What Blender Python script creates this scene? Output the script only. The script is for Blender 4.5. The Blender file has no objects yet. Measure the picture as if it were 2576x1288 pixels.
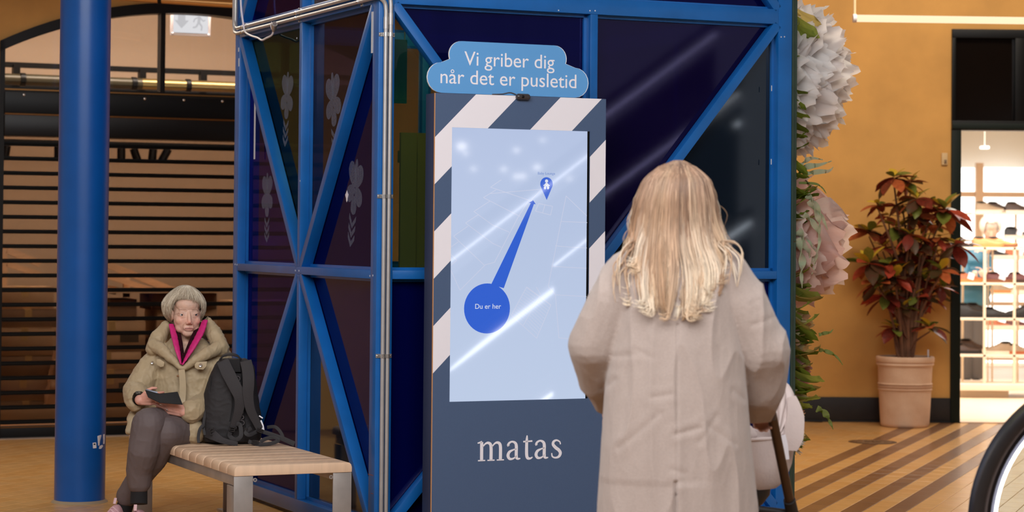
import bpy, bmesh, math, random
import numpy as np
from mathutils import Vector, Matrix, noise, Quaternion

scene = bpy.context.scene
col = scene.collection
R = math.radians
V = Vector

# ------------------------------------------------------------------ camera
FPX, CX, CY, EYE = 5633.0, 1288.0, 471.0, 1.45      # focal length and optical centre for a 2576 x 1288 frame
TH = math.atan(3.7e-6 * FPX); RO = 0.0087
R0 = V((1, 0, 0)); FW = V((0, math.cos(TH), math.sin(TH))); U0 = V((0, -math.sin(TH), math.cos(TH)))
EX = R0 * math.cos(RO) + U0 * math.sin(RO); EU = U0 * math.cos(RO) - R0 * math.sin(RO)
CAM = V((0, 0, EYE))
cam_data = bpy.data.cameras.new('camera'); cam = bpy.data.objects.new('camera', cam_data); col.objects.link(cam)
cam.matrix_world = Matrix.Translation(CAM) @ Matrix((EX, EU, -FW)).transposed().to_4x4()
cam_data.sensor_width = 36; cam_data.lens = 36 * FPX / 2576
cam_data.shift_y = -(644 - CY) / 2576
cam_data.clip_end = 200
cam_data.dof.use_dof = True; cam_data.dof.focus_distance = 10.3; cam_data.dof.aperture_fstop = 3.6
scene.camera = cam

# ------------------------------------------------------------------ world, lights, exposure
world = bpy.data.worlds.new('world'); scene.world = world; world.use_nodes = True
bgn = world.node_tree.nodes['Background']; bgn.inputs[0].default_value = (0.94, 0.94, 1.0, 1); bgn.inputs[1].default_value = 0.42
scene.view_settings.view_transform = 'Standard'; scene.view_settings.look = 'None'
scene.view_settings.gamma = 1; scene.view_settings.use_curve_mapping = False; scene.view_settings.exposure = 0.0

def area(name, loc, target, sx, sy, power, c=(1, 1, 1)):
    d = bpy.data.lights.new(name, 'AREA'); d.shape = 'RECTANGLE'; d.size = sx; d.size_y = sy; d.energy = power; d.color = c
    o = bpy.data.objects.new(name, d); col.objects.link(o)
    o.matrix_world = Matrix.Translation(V(loc)) @ (V(target) - V(loc)).to_track_quat('-Z', 'Y').to_matrix().to_4x4()
    return o
area('skylight', (-0.5, 4.5, 5.3), (0.3, 10.5, 0.6), 7, 5, 900, (0.97, 0.98, 1.0))
area('hall_ceiling_light', (2.8, 13.8, 5.2), (2.2, 15.8, 0), 4, 1.2, 205, (1.0, 0.88, 0.72))
area('passage_fill', (-2.6, 13.3, 3.44), (-2.4, 12.2, 0), 2.2, 0.6, 52, (1.0, 0.88, 0.72))  # unseen fill, added to brighten the left floor and wall

# ------------------------------------------------------------------ pixel helpers (photo frame 2576 x 1288 -> points of the place)
def ray(x, y): return FW * FPX + EX * (x - CX) + EU * (CY - y)
def P(x, y, Y):
    d = ray(x, y); return CAM + d * (Y / d.y)
def G(x, y, z=0.0):
    d = ray(x, y); return CAM + d * ((z - EYE) / d.z)
def onplane(x, y, o, n):
    d = ray(x, y); return CAM + d * ((o - CAM).dot(n) / d.dot(n))
def proj(p):
    d = V(p) - CAM; w = d.dot(FW); return CX + FPX * d.dot(EX) / w, CY - FPX * d.dot(EU) / w

# ------------------------------------------------------------------ materials
def lin(c):
    return tuple(((v / 255) / 12.92 if v / 255 <= 0.04045 else ((v / 255 + 0.055) / 1.055) ** 2.4) for v in c[:3]) + (1,)
MATS = {}
def mat(name, c, rough=0.5, metal=0.0, var=0.0, scale=8.0, bump=0.0, bscale=60.0, spec=0.5, coat=0.0, sheen=0.0, c2=None, stretch=None, sss=0.0, trans=0.0):
    if name in MATS: return MATS[name]
    m = bpy.data.materials.new(name); m.use_nodes = True; MATS[name] = m
    nt = m.node_tree; b = nt.nodes['Principled BSDF']
    b.inputs['Base Color'].default_value = lin(c); b.inputs['Roughness'].default_value = rough
    b.inputs['Metallic'].default_value = metal; b.inputs['Specular IOR Level'].default_value = spec
    b.inputs['Coat Weight'].default_value = coat; b.inputs['Coat Roughness'].default_value = 0.12
    b.inputs['Sheen Weight'].default_value = sheen
    if sss: b.inputs['Subsurface Weight'].default_value = sss; b.inputs['Subsurface Radius'].default_value = (0.012, 0.005, 0.003)
    tc = nt.nodes.new('ShaderNodeTexCoord'); src = tc.outputs['Object']
    if stretch:
        mp = nt.nodes.new('ShaderNodeMapping'); mp.inputs['Scale'].default_value = stretch
        nt.links.new(src, mp.inputs['Vector']); src = mp.outputs['Vector']
    if var or c2:
        n = nt.nodes.new('ShaderNodeTexNoise'); n.inputs['Scale'].default_value = scale; n.inputs['Detail'].default_value = 5
        nt.links.new(src, n.inputs['Vector'])
        mr = nt.nodes.new('ShaderNodeMapRange'); mr.inputs['From Min'].default_value = 0.3; mr.inputs['From Max'].default_value = 0.7
        nt.links.new(n.outputs['Fac'], mr.inputs['Value'])
        mx = nt.nodes.new('ShaderNodeMix'); mx.data_type = 'RGBA'
        a = lin(c)
        if c2: mx.inputs['A'].default_value = a; mx.inputs['B'].default_value = lin(c2)
        else:
            mx.inputs['A'].default_value = tuple(v * (1 - var) for v in a[:3]) + (1,)
            mx.inputs['B'].default_value = tuple(min(1, v * (1 + var)) for v in a[:3]) + (1,)
        nt.links.new(mr.outputs['Result'], mx.inputs['Factor']); nt.links.new(mx.outputs['Result'], b.inputs['Base Color'])
    if bump:
        n2 = nt.nodes.new('ShaderNodeTexNoise'); n2.inputs['Scale'].default_value = bscale; n2.inputs['Detail'].default_value = 4
        nt.links.new(src, n2.inputs['Vector'])
        bp = nt.nodes.new('ShaderNodeBump'); bp.inputs['Strength'].default_value = bump; bp.inputs['Distance'].default_value = 0.01
        nt.links.new(n2.outputs['Fac'], bp.inputs['Height']); nt.links.new(bp.outputs['Normal'], b.inputs['Normal'])
    if trans:
        ts = nt.nodes.new('ShaderNodeBsdfTranslucent'); ts.inputs['Color'].default_value = lin(c)
        ms = nt.nodes.new('ShaderNodeMixShader'); ms.inputs[0].default_value = trans
        nt.links.new(b.outputs[0], ms.inputs[1]); nt.links.new(ts.outputs[0], ms.inputs[2])
        nt.links.new(ms.outputs[0], nt.nodes['Material Output'].inputs['Surface'])
    return m
def emit(name, c, strength, gloss=0.0):
    if name in MATS: return MATS[name]
    m = bpy.data.materials.new(name); m.use_nodes = True; MATS[name] = m
    b = m.node_tree.nodes['Principled BSDF']
    b.inputs['Base Color'].default_value = (0.01, 0.01, 0.012, 1)
    b.inputs['Emission Color'].default_value = lin(c); b.inputs['Emission Strength'].default_value = strength
    b.inputs['Roughness'].default_value = 0.04 if gloss else 0.6
    b.inputs['Specular IOR Level'].default_value = gloss
    return m
def glass(name, tint, rough=0.03, refl=1.0, ior=1.5, body=None, amount=0.0):
    if name in MATS: return MATS[name]
    m = bpy.data.materials.new(name); m.use_nodes = True; MATS[name] = m
    nt = m.node_tree; nt.nodes.remove(nt.nodes['Principled BSDF'])
    t = nt.nodes.new('ShaderNodeBsdfTransparent'); t.inputs[0].default_value = lin(tint)
    g = nt.nodes.new('ShaderNodeBsdfGlossy'); g.inputs['Roughness'].default_value = rough; g.inputs['Color'].default_value = (tuple(refl) if isinstance(refl, tuple) else (refl,) * 3) + (1,)
    f = nt.nodes.new('ShaderNodeFresnel'); f.inputs[0].default_value = ior
    ms = nt.nodes.new('ShaderNodeMixShader')
    if body:                      # the coloured film in the laminate scatters a little light
        df = nt.nodes.new('ShaderNodeBsdfDiffuse'); df.inputs[0].default_value = lin(body); m2 = nt.nodes.new('ShaderNodeMixShader'); m2.inputs[0].default_value = amount
        nt.links.new(t.outputs[0], m2.inputs[1]); nt.links.new(df.outputs[0], m2.inputs[2]); t = m2
    ge = nt.nodes.new('ShaderNodeNewGeometry'); mth = nt.nodes.new('ShaderNodeMath'); mth.operation = 'SUBTRACT'; mth.use_clamp = True   # thin pane: mirror only at the face the light meets first
    nt.links.new(f.outputs[0], mth.inputs[0]); nt.links.new(ge.outputs['Backfacing'], mth.inputs[1])
    nt.links.new(mth.outputs[0], ms.inputs[0]); nt.links.new(t.outputs[0], ms.inputs[1]); nt.links.new(g.outputs[0], ms.inputs[2])
    nt.links.new(ms.outputs[0], nt.nodes['Material Output'].inputs['Surface'])
    return m

# ------------------------------------------------------------------ objects
ORG = {}
def tag(o, label=None, cat=None, group=None, kind=None):
    if label: o['label'] = label
    if cat: o['category'] = cat
    if group: o['group'] = group
    if kind: o['kind'] = kind
    return o
def thing(name, label, cat, loc, group=None, kind=None):
    o = bpy.data.objects.new(name, None); col.objects.link(o); o.location = loc; o.empty_display_size = 0.05
    ORG[o.name] = V(loc); return tag(o, label, cat, group, kind)
def link(name, me, parent=None, M=None, label=None):
    o = bpy.data.objects.new(name, me); col.objects.link(o)
    org = V((0, 0, 0))
    if parent: o.parent = parent; org = ORG[parent.name]
    ORG[o.name] = org
    if M is not None: o.matrix_local = Matrix.Translation(-org) @ M; 
    elif parent: pass
    if label: o['label'] = label
    return o
def frame(o, x, y, z):          # matrix with columns x, y, z and origin o
    return Matrix.Translation(o) @ Matrix((V(x), V(y), V(z))).transposed().to_4x4()
def catmull(pts, n=6):
    pts = [V(p) for p in pts]; out = []
    for i in range(len(pts) - 1):
        p0 = pts[max(i - 1, 0)]; p1 = pts[i]; p2 = pts[i + 1]; p3 = pts[min(i + 2, len(pts) - 1)]
        for k in range(n):
            t = k / n
            out.append(0.5 * ((2 * p1) + (p2 - p0) * t + (2 * p0 - 5 * p1 + 4 * p2 - p3) * t * t + (3 * p1 - p0 - 3 * p2 + p3) * t ** 3))
    out.append(pts[-1]); return out
def lerps(vals, n):             # resample a short list of numbers to n values
    return [float(v) for v in np.interp(np.linspace(0, 1, n), np.linspace(0, 1, len(vals)), vals)]

class MB:
    def __init__(s): s.v = []; s.f = []; s.m = []; s.mi = 0
    def add(s, vs, fs):
        b = len(s.v); s.v += [V(p) for p in vs]; s.f += [tuple(b + i for i in f) for f in fs]; s.m += [s.mi] * len(fs); return s
    def hexa(s, p):             # 8 corners: bottom 4, top 4
        return s.add(p, [(3, 2, 1, 0), (4, 5, 6, 7), (0, 1, 5, 4), (1, 2, 6, 5), (2, 3, 7, 6), (3, 0, 4, 7)])
    def box(s, M, x0, x1, y0, y1, z0, z1):
        return s.hexa([M @ V(p) for p in ((x0, y0, z0), (x1, y0, z0), (x1, y1, z0), (x0, y1, z0), (x0, y0, z1), (x1, y0, z1), (x1, y1, z1), (x0, y1, z1))])
    def bar(s, a, b, w, d, n):  # bar from a to b; w across in the plane of n, d along n (centred in w, from 0 to d along n)
        a, b, n = V(a), V(b), V(n).normalized(); t = (b - a).normalized(); c = t.cross(n).normalized() * (w / 2)
        return s.hexa([a - c, a + c, a + c + n * d, a - c + n * d, b - c, b + c, b + c + n * d, b - c + n * d])
    def tube(s, pts, r, seg=10, cap=True, flat=None):
        pts = [V(p) for p in pts]; n = len(pts)
        rs = r if isinstance(r, (list, tuple)) else [r] * n
        if len(rs) != n: rs = lerps(rs, n)
        t = (pts[1] - pts[0]).normalized(); up = V((0, 0, 1)) if abs(t.z) < 0.9 else V((1, 0, 0))
        if flat is not None: up = V(flat[0])
        a = (up - t * up.dot(t)).normalized(); vs = []
        for i in range(n):
            t = (pts[min(i + 1, n - 1)] - pts[max(i - 1, 0)]).normalized()
            a = (a - t * a.dot(t)).normalized(); b = t.cross(a)
            k = flat[1] if flat else 1.0
            for j in range(seg):
                q = 2 * math.pi * j / seg
                vs.append(pts[i] + (a * math.cos(q) * k + b * math.sin(q)) * rs[i])
        fs = [(i * seg + j, i * seg + (j + 1) % seg, (i + 1) * seg + (j + 1) % seg, (i + 1) * seg + j) for i in range(n - 1) for j in range(seg)]
        if cap: fs += [tuple(range(seg))[::-1], tuple((n - 1) * seg + j for j in range(seg))]
        return s.add(vs, fs)
    def loft(s, rings, cap=True):
        k = len(rings[0]); n = len(rings); vs = [p for r in rings for p in r]
        fs = [(i * k + j, i * k + (j + 1) % k, (i + 1) * k + (j + 1) % k, (i + 1) * k + j) for i in range(n - 1) for j in range(k)]
        if cap: fs += [tuple(range(k))[::-1], tuple((n - 1) * k + j for j in range(k))]
        return s.add(vs, fs)
    def lathe(s, prof, M=None, seg=32, cap=True):
        M = M or Matrix()
        return s.loft([[M @ V((r * math.cos(2 * math.pi * j / seg), r * math.sin(2 * math.pi * j / seg), z)) for j in range(seg)] for r, z in prof], cap)
    def ball(s, c, r, M=None, seg=16, rings=10):
        r = r if isinstance(r, (list, tuple)) else (r, r, r); M = M or Matrix(); c = V(c); vs = []
        for i in range(1, rings):
            a = math.pi * i / rings
            for j in range(seg):
                q = 2 * math.pi * j / seg
                vs.append(c + M.to_3x3() @ V((r[0] * math.sin(a) * math.cos(q), r[1] * math.sin(a) * math.sin(q), -r[2] * math.cos(a))))
        vs += [c + M.to_3x3() @ V((0, 0, -r[2])), c + M.to_3x3() @ V((0, 0, r[2]))]; b, t = len(vs) - 2, len(vs) - 1
        fs = [(i * seg + j, i * seg + (j + 1) % seg, (i + 1) * seg + (j + 1) % seg, (i + 1) * seg + j) for i in range(rings - 2) for j in range(seg)]
        fs += [(b, (j + 1) % seg, j) for j in range(seg)] + [(t, (rings - 2) * seg + j, (rings - 2) * seg + (j + 1) % seg) for j in range(seg)]
        return s.add(vs, fs)
    def prism(s, poly, M, d0, d1):   # 2D polygon (x, z of the frame M), thickness along the frame's y from d0 to d1
        k = len(poly); vs = [M @ V((x, d0, z)) for x, z in poly] + [M @ V((x, d1, z)) for x, z in poly]
        return s.add(vs, [tuple(range(k)), tuple(range(2 * k - 1, k - 1, -1))] + [(i, k + i, k + (i + 1) % k, (i + 1) % k) for i in range(k)])
    def ribbon(s, pts, widths, th, nrm):   # flat band along pts; nrm: one normal or a list
        pts = [V(p) for p in pts]; n = len(pts); ws = lerps(widths if isinstance(widths, (list, tuple)) else [widths] * 2, n); rings = []
        for i in range(n):
            t = (pts[min(i + 1, n - 1)] - pts[max(i - 1, 0)]).normalized(); N = V(nrm[i] if isinstance(nrm, list) else nrm)
            N = (N - t * N.dot(t)).normalized(); c = t.cross(N) * (ws[i] / 2); h = N * (th / 2)
            rings.append([pts[i] - c - h, pts[i] + c - h, pts[i] + c + h, pts[i] - c + h])
        return s.loft(rings)
    def mesh(s, name, mats, smooth=False, org=None, angle=None):
        me = bpy.data.meshes.new(name); o = org or V((0, 0, 0))
        me.from_pydata([tuple(p - o) for p in s.v], [], s.f)
        mats = mats if isinstance(mats, (list, tuple)) else [mats]
        for m in mats: me.materials.append(m)
        if len(mats) > 1: me.polygons.foreach_set('material_index', s.m)
        bm = bmesh.new(); bm.from_mesh(me); bmesh.ops.recalc_face_normals(bm, faces=bm.faces); bm.to_mesh(me); bm.free()
        if smooth: me.shade_smooth()
        if smooth and angle: me.set_sharp_from_angle(angle=R(angle))
        return me
    def build(s, name, mats, parent=None, smooth=False, label=None, angle=40, bevel=0.0):
        org = ORG[parent.name] if parent else V((0, 0, 0))
        me = s.mesh(name, mats, smooth, org, angle)
        if bevel:
            bm = bmesh.new(); bm.from_mesh(me)
            es = [e for e in bm.edges if len(e.link_faces) == 2 and e.calc_face_angle(0) > 0.6]
            bmesh.ops.bevel(bm, geom=es, offset=bevel, segments=2, affect='EDGES', profile=0.6, clamp_overlap=True)
            bm.to_mesh(me); bm.free(); me.shade_smooth(); me.set_sharp_from_angle(angle=R(50))
        return link(name, me, parent, None, label)
    def solo(s, name, mats, label, cat, group=None, kind=None, smooth=False, bevel=0.0, angle=40):   # a thing that is one mesh
        c = sum(s.v, V((0, 0, 0))) / len(s.v); c.z = min(p.z for p in s.v)
        for i in range(len(s.v)): s.v[i] = s.v[i] - c
        o = s.build(name, mats, None, smooth, None, angle, bevel); o.location = c; ORG[o.name] = c
        return tag(o, label, cat, group, kind)

def remesh(mb, voxel, smooth_it=6, fac=0.5):
    """one continuous skin grown over overlapping solids"""
    me = mb.mesh('tmp', [mat('skin_base', (200, 150, 130))]); o = bpy.data.objects.new('tmp', me); col.objects.link(o)
    m = o.modifiers.new('r', 'REMESH'); m.mode = 'VOXEL'; m.voxel_size = voxel; m.use_smooth_shade = True
    if smooth_it:
        k = o.modifiers.new('s', 'SMOOTH'); k.iterations = smooth_it; k.factor = fac
    dg = bpy.context.evaluated_depsgraph_get(); out = bpy.data.meshes.new_from_object(o.evaluated_get(dg))
    bpy.data.objects.remove(o); bpy.data.meshes.remove(me); out.materials.clear(); return out
def displace(me, fn):
    n = len(me.vertices); co = np.empty(n * 3); me.vertices.foreach_get('co', co); no = np.empty(n * 3)
    me.vertex_normals.foreach_get('vector', no); co = co.reshape(-1, 3); no = no.reshape(-1, 3)
    d = np.array([fn(V(co[i]), V(no[i])) for i in range(n)]); co += no * d[:, None]
    me.vertices.foreach_set('co', co.ravel()); me.update()
def skin(name, me, mats, parent=None, label=None):
    for m in (mats if isinstance(mats, (list, tuple)) else [mats]): me.materials.append(m)
    org = ORG[parent.name] if parent else V((0, 0, 0))
    me.transform(Matrix.Translation(-org)); me.shade_smooth()
    return link(name, me, parent, None, label)
def capsule(mb, a, b, ra, rb, seg=14, flat=None):
    a, b = V(a), V(b); mb.tube([a, b], [ra, rb], seg, True); mb.ball(a, ra, None, seg, 8); mb.ball(b, rb, None, seg, 8)
def limb(mb, pts, rs, seg=14):
    for i in range(len(pts) - 1): capsule(mb, pts[i], pts[i + 1], rs[i], rs[i + 1], seg)
def oval(c, x, y, rx, ry, n=20, e=2.0):   # ring of points round c with axes x, y
    out = []
    for j in range(n):
        q = 2 * math.pi * j / n; cq, sq = math.cos(q), math.sin(q)
        out.append(V(c) + V(x) * (rx * math.copysign(abs(cq) ** (2 / e), cq)) + V(y) * (ry * math.copysign(abs(sq) ** (2 / e), sq)))
    return out
def text_mesh(string, mats, width, height=None, depth=0.0008):
    cu = bpy.data.curves.new('t', 'FONT'); cu.body = string; cu.extrude = 0; o = bpy.data.objects.new('t', cu); col.objects.link(o)
    dg = bpy.context.evaluated_depsgraph_get(); me = bpy.data.meshes.new_from_object(o.evaluated_get(dg))
    bpy.data.objects.remove(o); bpy.data.curves.remove(cu)
    xs = [v.co.x for v in me.vertices]; ys = [v.co.y for v in me.vertices]; sx = width / (max(xs) - min(xs)); sy = sx if not height else height / (max(ys) - min(ys))
    me.transform(Matrix.Diagonal((sx, sy, 1, 1)) @ Matrix.Translation((-min(xs), -min(ys), 0)))
    bm = bmesh.new(); bm.from_mesh(me); r = bmesh.ops.extrude_face_region(bm, geom=bm.faces[:])
    for v in r['geom']:
        if isinstance(v, bmesh.types.BMVert): v.co.z -= depth
    bmesh.ops.recalc_face_normals(bm, faces=bm.faces); bm.to_mesh(me); bm.free(); me.materials.clear(); me.materials.append(mats); return me
def clip(poly, a, b, c):       # keep a*x + b*y <= c
    out = []
    for i in range(len(poly)):
        p, q = poly[i], poly[(i + 1) % len(poly)]; fp, fq = a * p[0] + b * p[1] - c, a * q[0] + b * q[1] - c
        if fp <= 0: out.append(p)
        if fp * fq < 0: t = fp / (fp - fq); out.append((p[0] + (q[0] - p[0]) * t, p[1] + (q[1] - p[1]) * t))
    return out
def cliprect(poly, x0, x1, z0, z1):
    for a, b, c in ((-1, 0, -x0), (1, 0, x1), (0, -1, -z0), (0, 1, z1)):
        if poly: poly = clip(poly, a, b, c)
    return poly
rnd = random.Random(7)
# ------------------------------------------------------------------ axes of the cage, the kiosk, the bench and the left shop front
AY = R(24.3); U = V((math.cos(AY), math.sin(AY), 0)); W = V((-math.sin(AY), math.cos(AY), 0)); Z = V((0, 0, 1))
C0 = P(947, 680, 10.42); C0.z = 0
CF = frame(C0, U, W, Z)                       # cage frame: x along the front, y into the cage
WL = G(150, 1101); WL.z = 0
LF = frame(WL, U, W, Z)                       # left shop front: x along the wall, y into the shop
YR = 17.6                                     # right wall

# ------------------------------------------------------------------ materials
M_orange = mat('ochre_plaster', (206, 154, 82), 0.75, 0, 0.10, 3.0, 0.06, 90)
M_blue = mat('blue_gloss_paint', (16, 94, 166), 0.34, 0, 0.10, 6.0, 0.02, 140, spec=0.5, coat=0.15)
M_pillar = mat('pillar_blue_paint', (6, 78, 152), 0.36, 0, 0.08, 5.0, 0.02, 30, spec=0.4, coat=0.06)
M_black = mat('black_lacquer', (9, 8, 8), 0.4, spec=0.2)
M_darkbase = mat('dark_stone_base', (26, 23, 24), 0.45, 0, 0.3, 20)
M_green = mat('dark_green_paint', (44, 62, 52), 0.5, 0, 0.15, 14)
M_doorgreen = mat('door_green_black', (12, 22, 16), 0.5, spec=0.2)
M_galv = mat('galvanised_steel', (178, 172, 168), 0.42, 0.75, 0.14, 9, 0.04, 30)
M_tube = mat('grey_conduit', (184, 180, 178), 0.4, 0.55, 0.05, 20)
M_chrome = mat('bright_metal', (210, 208, 205), 0.25, 0.9)
M_white = mat('white_vinyl', (236, 232, 238), 0.45)
M_navy = mat('kiosk_slate_blue', (70, 90, 122), 0.5, 0, 0.03, 200)
M_beige = mat('shop_wall_beige', (196, 176, 154), 0.8)

# ------------------------------------------------------------------ setting: floor with its tiles
TS = V((math.sin(R(20)), math.cos(R(20)), 0)); TQ = V((math.cos(R(20)), -math.sin(R(20)), 0))   # along and across the tile rows
mb = MB(); mb.hexa([V(p) for p in ((-12, -6, -0.2), (16, -6, -0.2), (16, 30, -0.2), (-12, 30, -0.2), (-12, -6, -0.006), (16, -6, -0.006), (16, 30, -0.006), (-12, 30, -0.006))])
floor = mb.build('floor', mat('grout', (158, 118, 78), 0.8, 0, 0.1, 30)); tag(floor, kind='structure')
TP, TL, GAP = 0.108, 0.216, 0.0028
tile_mats = [mat('tile_ochre_a', (216, 168, 106), 0.24, 0, 0.06, 12, 0.03, 25), mat('tile_ochre_b', (210, 160, 97), 0.27, 0, 0.06, 12, 0.03, 25),
             mat('tile_ochre_c', (220, 173, 112), 0.22, 0, 0.06, 12, 0.03, 25), mat('tile_brown_a', (128, 92, 64), 0.25, 0, 0.06, 12, 0.03, 25), mat('tile_brown_b', (119, 84, 58), 0.27, 0, 0.06, 12, 0.03, 25)]
def tile_mesh(m):
    b = MB(); x, y, e = TP / 2 - GAP / 2, TL / 2 - GAP / 2, 0.0012
    b.hexa([V(p) for p in ((-x, -y, -0.008), (x, -y, -0.008), (x, y, -0.008), (-x, y, -0.008), (-x, -y, -e), (x, -y, -e), (x, y, -e), (-x, y, -e))])
    b.f.pop(1); b.m.pop(); b.loft([[V((sx * (x - k), sy * (y - k), z)) for sx, sy in ((-1, -1), (1, -1), (1, 1), (-1, 1))] for k, z in ((0, -e), (e, 0))], False)
    b.add([V((sx * (x - e), sy * (y - e), 0)) for sx, sy in ((-1, -1), (1, -1), (1, 1), (-1, 1))], [(0, 1, 2, 3)])
    return b.mesh('tile', m)
tmesh = [tile_mesh(m) for m in tile_mats]
cand = []
for k in range(-84, 60):
    for j in range(20, 105):
        c = TQ * (-2.411 + TP * (k + 0.5)) + TS * (TL * (j + (0.5 if k % 2 else 0)))
        inR = 1.2 < c.x < 5.2 and 10.0 < c.y < 17.62; inL = -4.2 < c.x < -0.6 and 10.0 < c.y < 17.2
        if not (inR or inL): continue
        if inL and (c - WL).dot(W) > 0.1: continue
        x, y = proj(c)
        area_px = (FPX / c.y) ** 2 * TP * TL * EYE / c.y
        vis = (-60 < x < 2640 and 1040 < y < 1310) and not (640 < x < 1960)
        cand.append((vis, area_px, k, c))
cand.sort(key=lambda t: (not t[0], -t[1]))
rest = MB()
for i, (vis, a, k, c) in enumerate(cand):
    dark = k in (2, 0, -2, -4, -6) and c.x > 0
    mi = rnd.choice((3, 4)) if dark else rnd.choice((0, 1, 2))
    M = frame(c + Z * rnd.uniform(-0.0003, 0.0), TQ, TS, Z) @ Matrix.Rotation(rnd.gauss(0, 0.0010), 4, 'X') @ Matrix.Rotation(rnd.gauss(0, 0.0010), 4, 'Y')
    if vis and i < 300: link('tile', tmesh[mi], floor, M)
    else:
        me = tmesh[mi]; rest.mi = mi; rest.add([M @ v.co for v in me.vertices], [tuple(p.vertices) for p in me.polygons])
far = rest.build('tile_field', tile_mats, floor); far['kind'] = 'stuff'
mb = MB(); mb.hexa([V(p) for p in ((-12, -6, 5.6), (16, -6, 5.6), (16, 30, 5.6), (-12, 30, 5.6), (-12, -6, 5.7), (16, -6, 5.7), (16, 30, 5.7), (-12, 30, 5.7))])
tag(mb.build('ceiling', mat('ceiling_white', (188, 176, 160), 0.9)), kind='structure')
mb = MB(); mb.box(Matrix(), -12, 16, -6.2, -6, 0, 5.6); tag(mb.build('wall_rear', mat('rear_wall', (120, 92, 62), 0.8)), kind='structure')

# ------------------------------------------------------------------ setting: left shop front with its arch
UL, UR = -0.452, 2.30; UM = (UL + UR) / 2; ZS, ZA = 2.757, 3.085           # opening, springing and crown of the arch
hc = (UR - UL) / 2; sag = ZA - ZS; AR = (hc * hc + sag * sag) / (2 * sag)
def arch(u, off=0.0): return ZA - AR + math.sqrt(max((AR - off) ** 2 - (u - UM) ** 2, 0))
M_frame = mat('arch_frame_black', (18, 14, 10), 0.4, spec=0.25)
mb = MB(); mb.box(LF, -5.0, UL, 0, 0.25, 0, 5.6); mb.box(LF, UR, 4.69, 0, 0.25, 0, 5.6)
us = [UL + (UR - UL) * i / 32 for i in range(33)]
for a, b in zip(us[:-1], us[1:]):
    mb.hexa([LF @ V(p) for p in ((a, 0, arch(a)), (b, 0, arch(b)), (b, 0.25, arch(b)), (a, 0.25, arch(a)), (a, 0, 5.6), (b, 0, 5.6), (b, 0.25, 5.6), (a, 0.25, 5.6))])
tag(mb.build('wall_left', M_orange), kind='structure')
mb = MB(); mb.box(LF, -5.5, 4.2, -3.3, -0.002, 3.5, 3.75); tag(mb.build('ceiling_shade_slab', mat('shade_slab_plaster', (176, 140, 96), 0.8), bevel=0.01), kind='structure')  # unseen overhead slab, added to keep the skylight off the upper left wall
win = thing('window_1', 'black framed arched fanlight over the roller shutter in the ochre wall', None, LF @ V((UM, 0, 0)), kind='structure')
mb = MB(); FT = 0.075
for a, b in zip(us[:-1], us[1:]):
    mb.hexa([LF @ V(p) for p in ((a, -0.02, arch(a) - FT), (b, -0.02, arch(b) - FT), (b, 0.12, arch(b) - FT), (a, 0.12, arch(a) - FT), (a, -0.02, arch(a)), (b, -0.02, arch(b)), (b, 0.12, arch(b)), (a, 0.12, arch(a)))])
mb.build('arch_frame', M_frame, win)
for u0 in (UL - 0.0, UR - 0.06):
    mb = MB(); mb.box(LF, u0, u0 + 0.035, -0.02, 0.12, 0, ZS); mb.build('side_frame', M_frame, win)
mb = MB(); mb.box(LF, UL, UR, 0.0, 0.10, 2.405, 2.44); mb.build('transom', M_frame, win)
mb = MB(); mb.box(LF, UL, UR, -0.012, 0.0, 2.418, 2.428); mb.build('transom_bead', mat('brass_edge', (150, 104, 52), 0.35, 0.6), win)
for u0 in (0.69, 1.62):
    mb = MB(); mb.box(LF, u0, u0 + 0.034, 0.0, 0.09, 2.44, arch(u0) - FT + 0.01); mb.build('mullion', M_frame, win)
for u0, u1 in ((UL + 0.03, 0.69), (0.724, 1.62), (1.654, UR - 0.06)):
    n = 12; pl = [(u0, 2.44), (u1, 2.44)] + [(u1 + (u0 - u1) * i / n, arch(u1 + (u0 - u1) * i / n) - FT) for i in range(n + 1)]
    mb = MB(); mb.prism(pl, LF, 0.045, 0.05); mb.build('pane', glass('fanlight_glass', (228, 224, 220), 0.01), win)
sh = thing('roller_shutter', 'closed see-through roller shutter with black rails under the arched fanlight', 'shutter', LF @ V((UM, 0, 0)))
mb = MB(); mb.box(LF, UL + 0.03, UR - 0.06, -0.05, 0.16, 2.255, 2.405); mb.build('upper_housing', M_black, sh, bevel=0.004)
mb = MB(); mb.box(LF, UL + 0.03, UR - 0.06, -0.06, 0.16, 2.10, 2.245); mb.build('lower_housing', mat('housing_brown_black', (16, 11, 8), 0.35, spec=0.25), sh, bevel=0.004)
mb = MB(); mb.tube([LF @ V((UL + 0.03, -0.055, 2.25)), LF @ V((UR - 0.06, -0.055, 2.25))], 0.008, 10); mb.build('housing_bead', mat('bronze_bead', (120, 84, 46), 0.3, 0.7), sh, True)
for i in range(9):
    mb = MB(); c = LF @ V((UL + 0.16 + i * 0.285, -0.052, 2.385)); mb.lathe([(0.009, 0), (0.009, 0.004), (0.005, 0.007)], frame(c, U, Z, -W), 10)
    mb.build('bolt', M_chrome, sh, True)
M_rail = mat('shutter_rail_black', (6, 5, 4), 0.45, spec=0.15); M_clear = glass('shutter_clear_panel', (186, 176, 166), 0.06, 0.8)
railmesh = None
RZ = [0.113 + 0.1018 * k for k in range(20)]
b = MB(); b.box(Matrix(), 0, UR - UL - 0.11, -0.014, 0.014, -0.0145, 0.0145); b.tube([V((0, -0.012, -0.003)), V((UR - UL - 0.11, -0.012, -0.003))], 0.006, 8); railmesh = b.mesh('shutter_rail', M_rail)
b = MB(); b.box(Matrix(), 0, UR - UL - 0.11, -0.0015, 0.0015, 0, 0.1018 - 0.024); clearmesh = b.mesh('clear_panel', M_clear)
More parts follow.
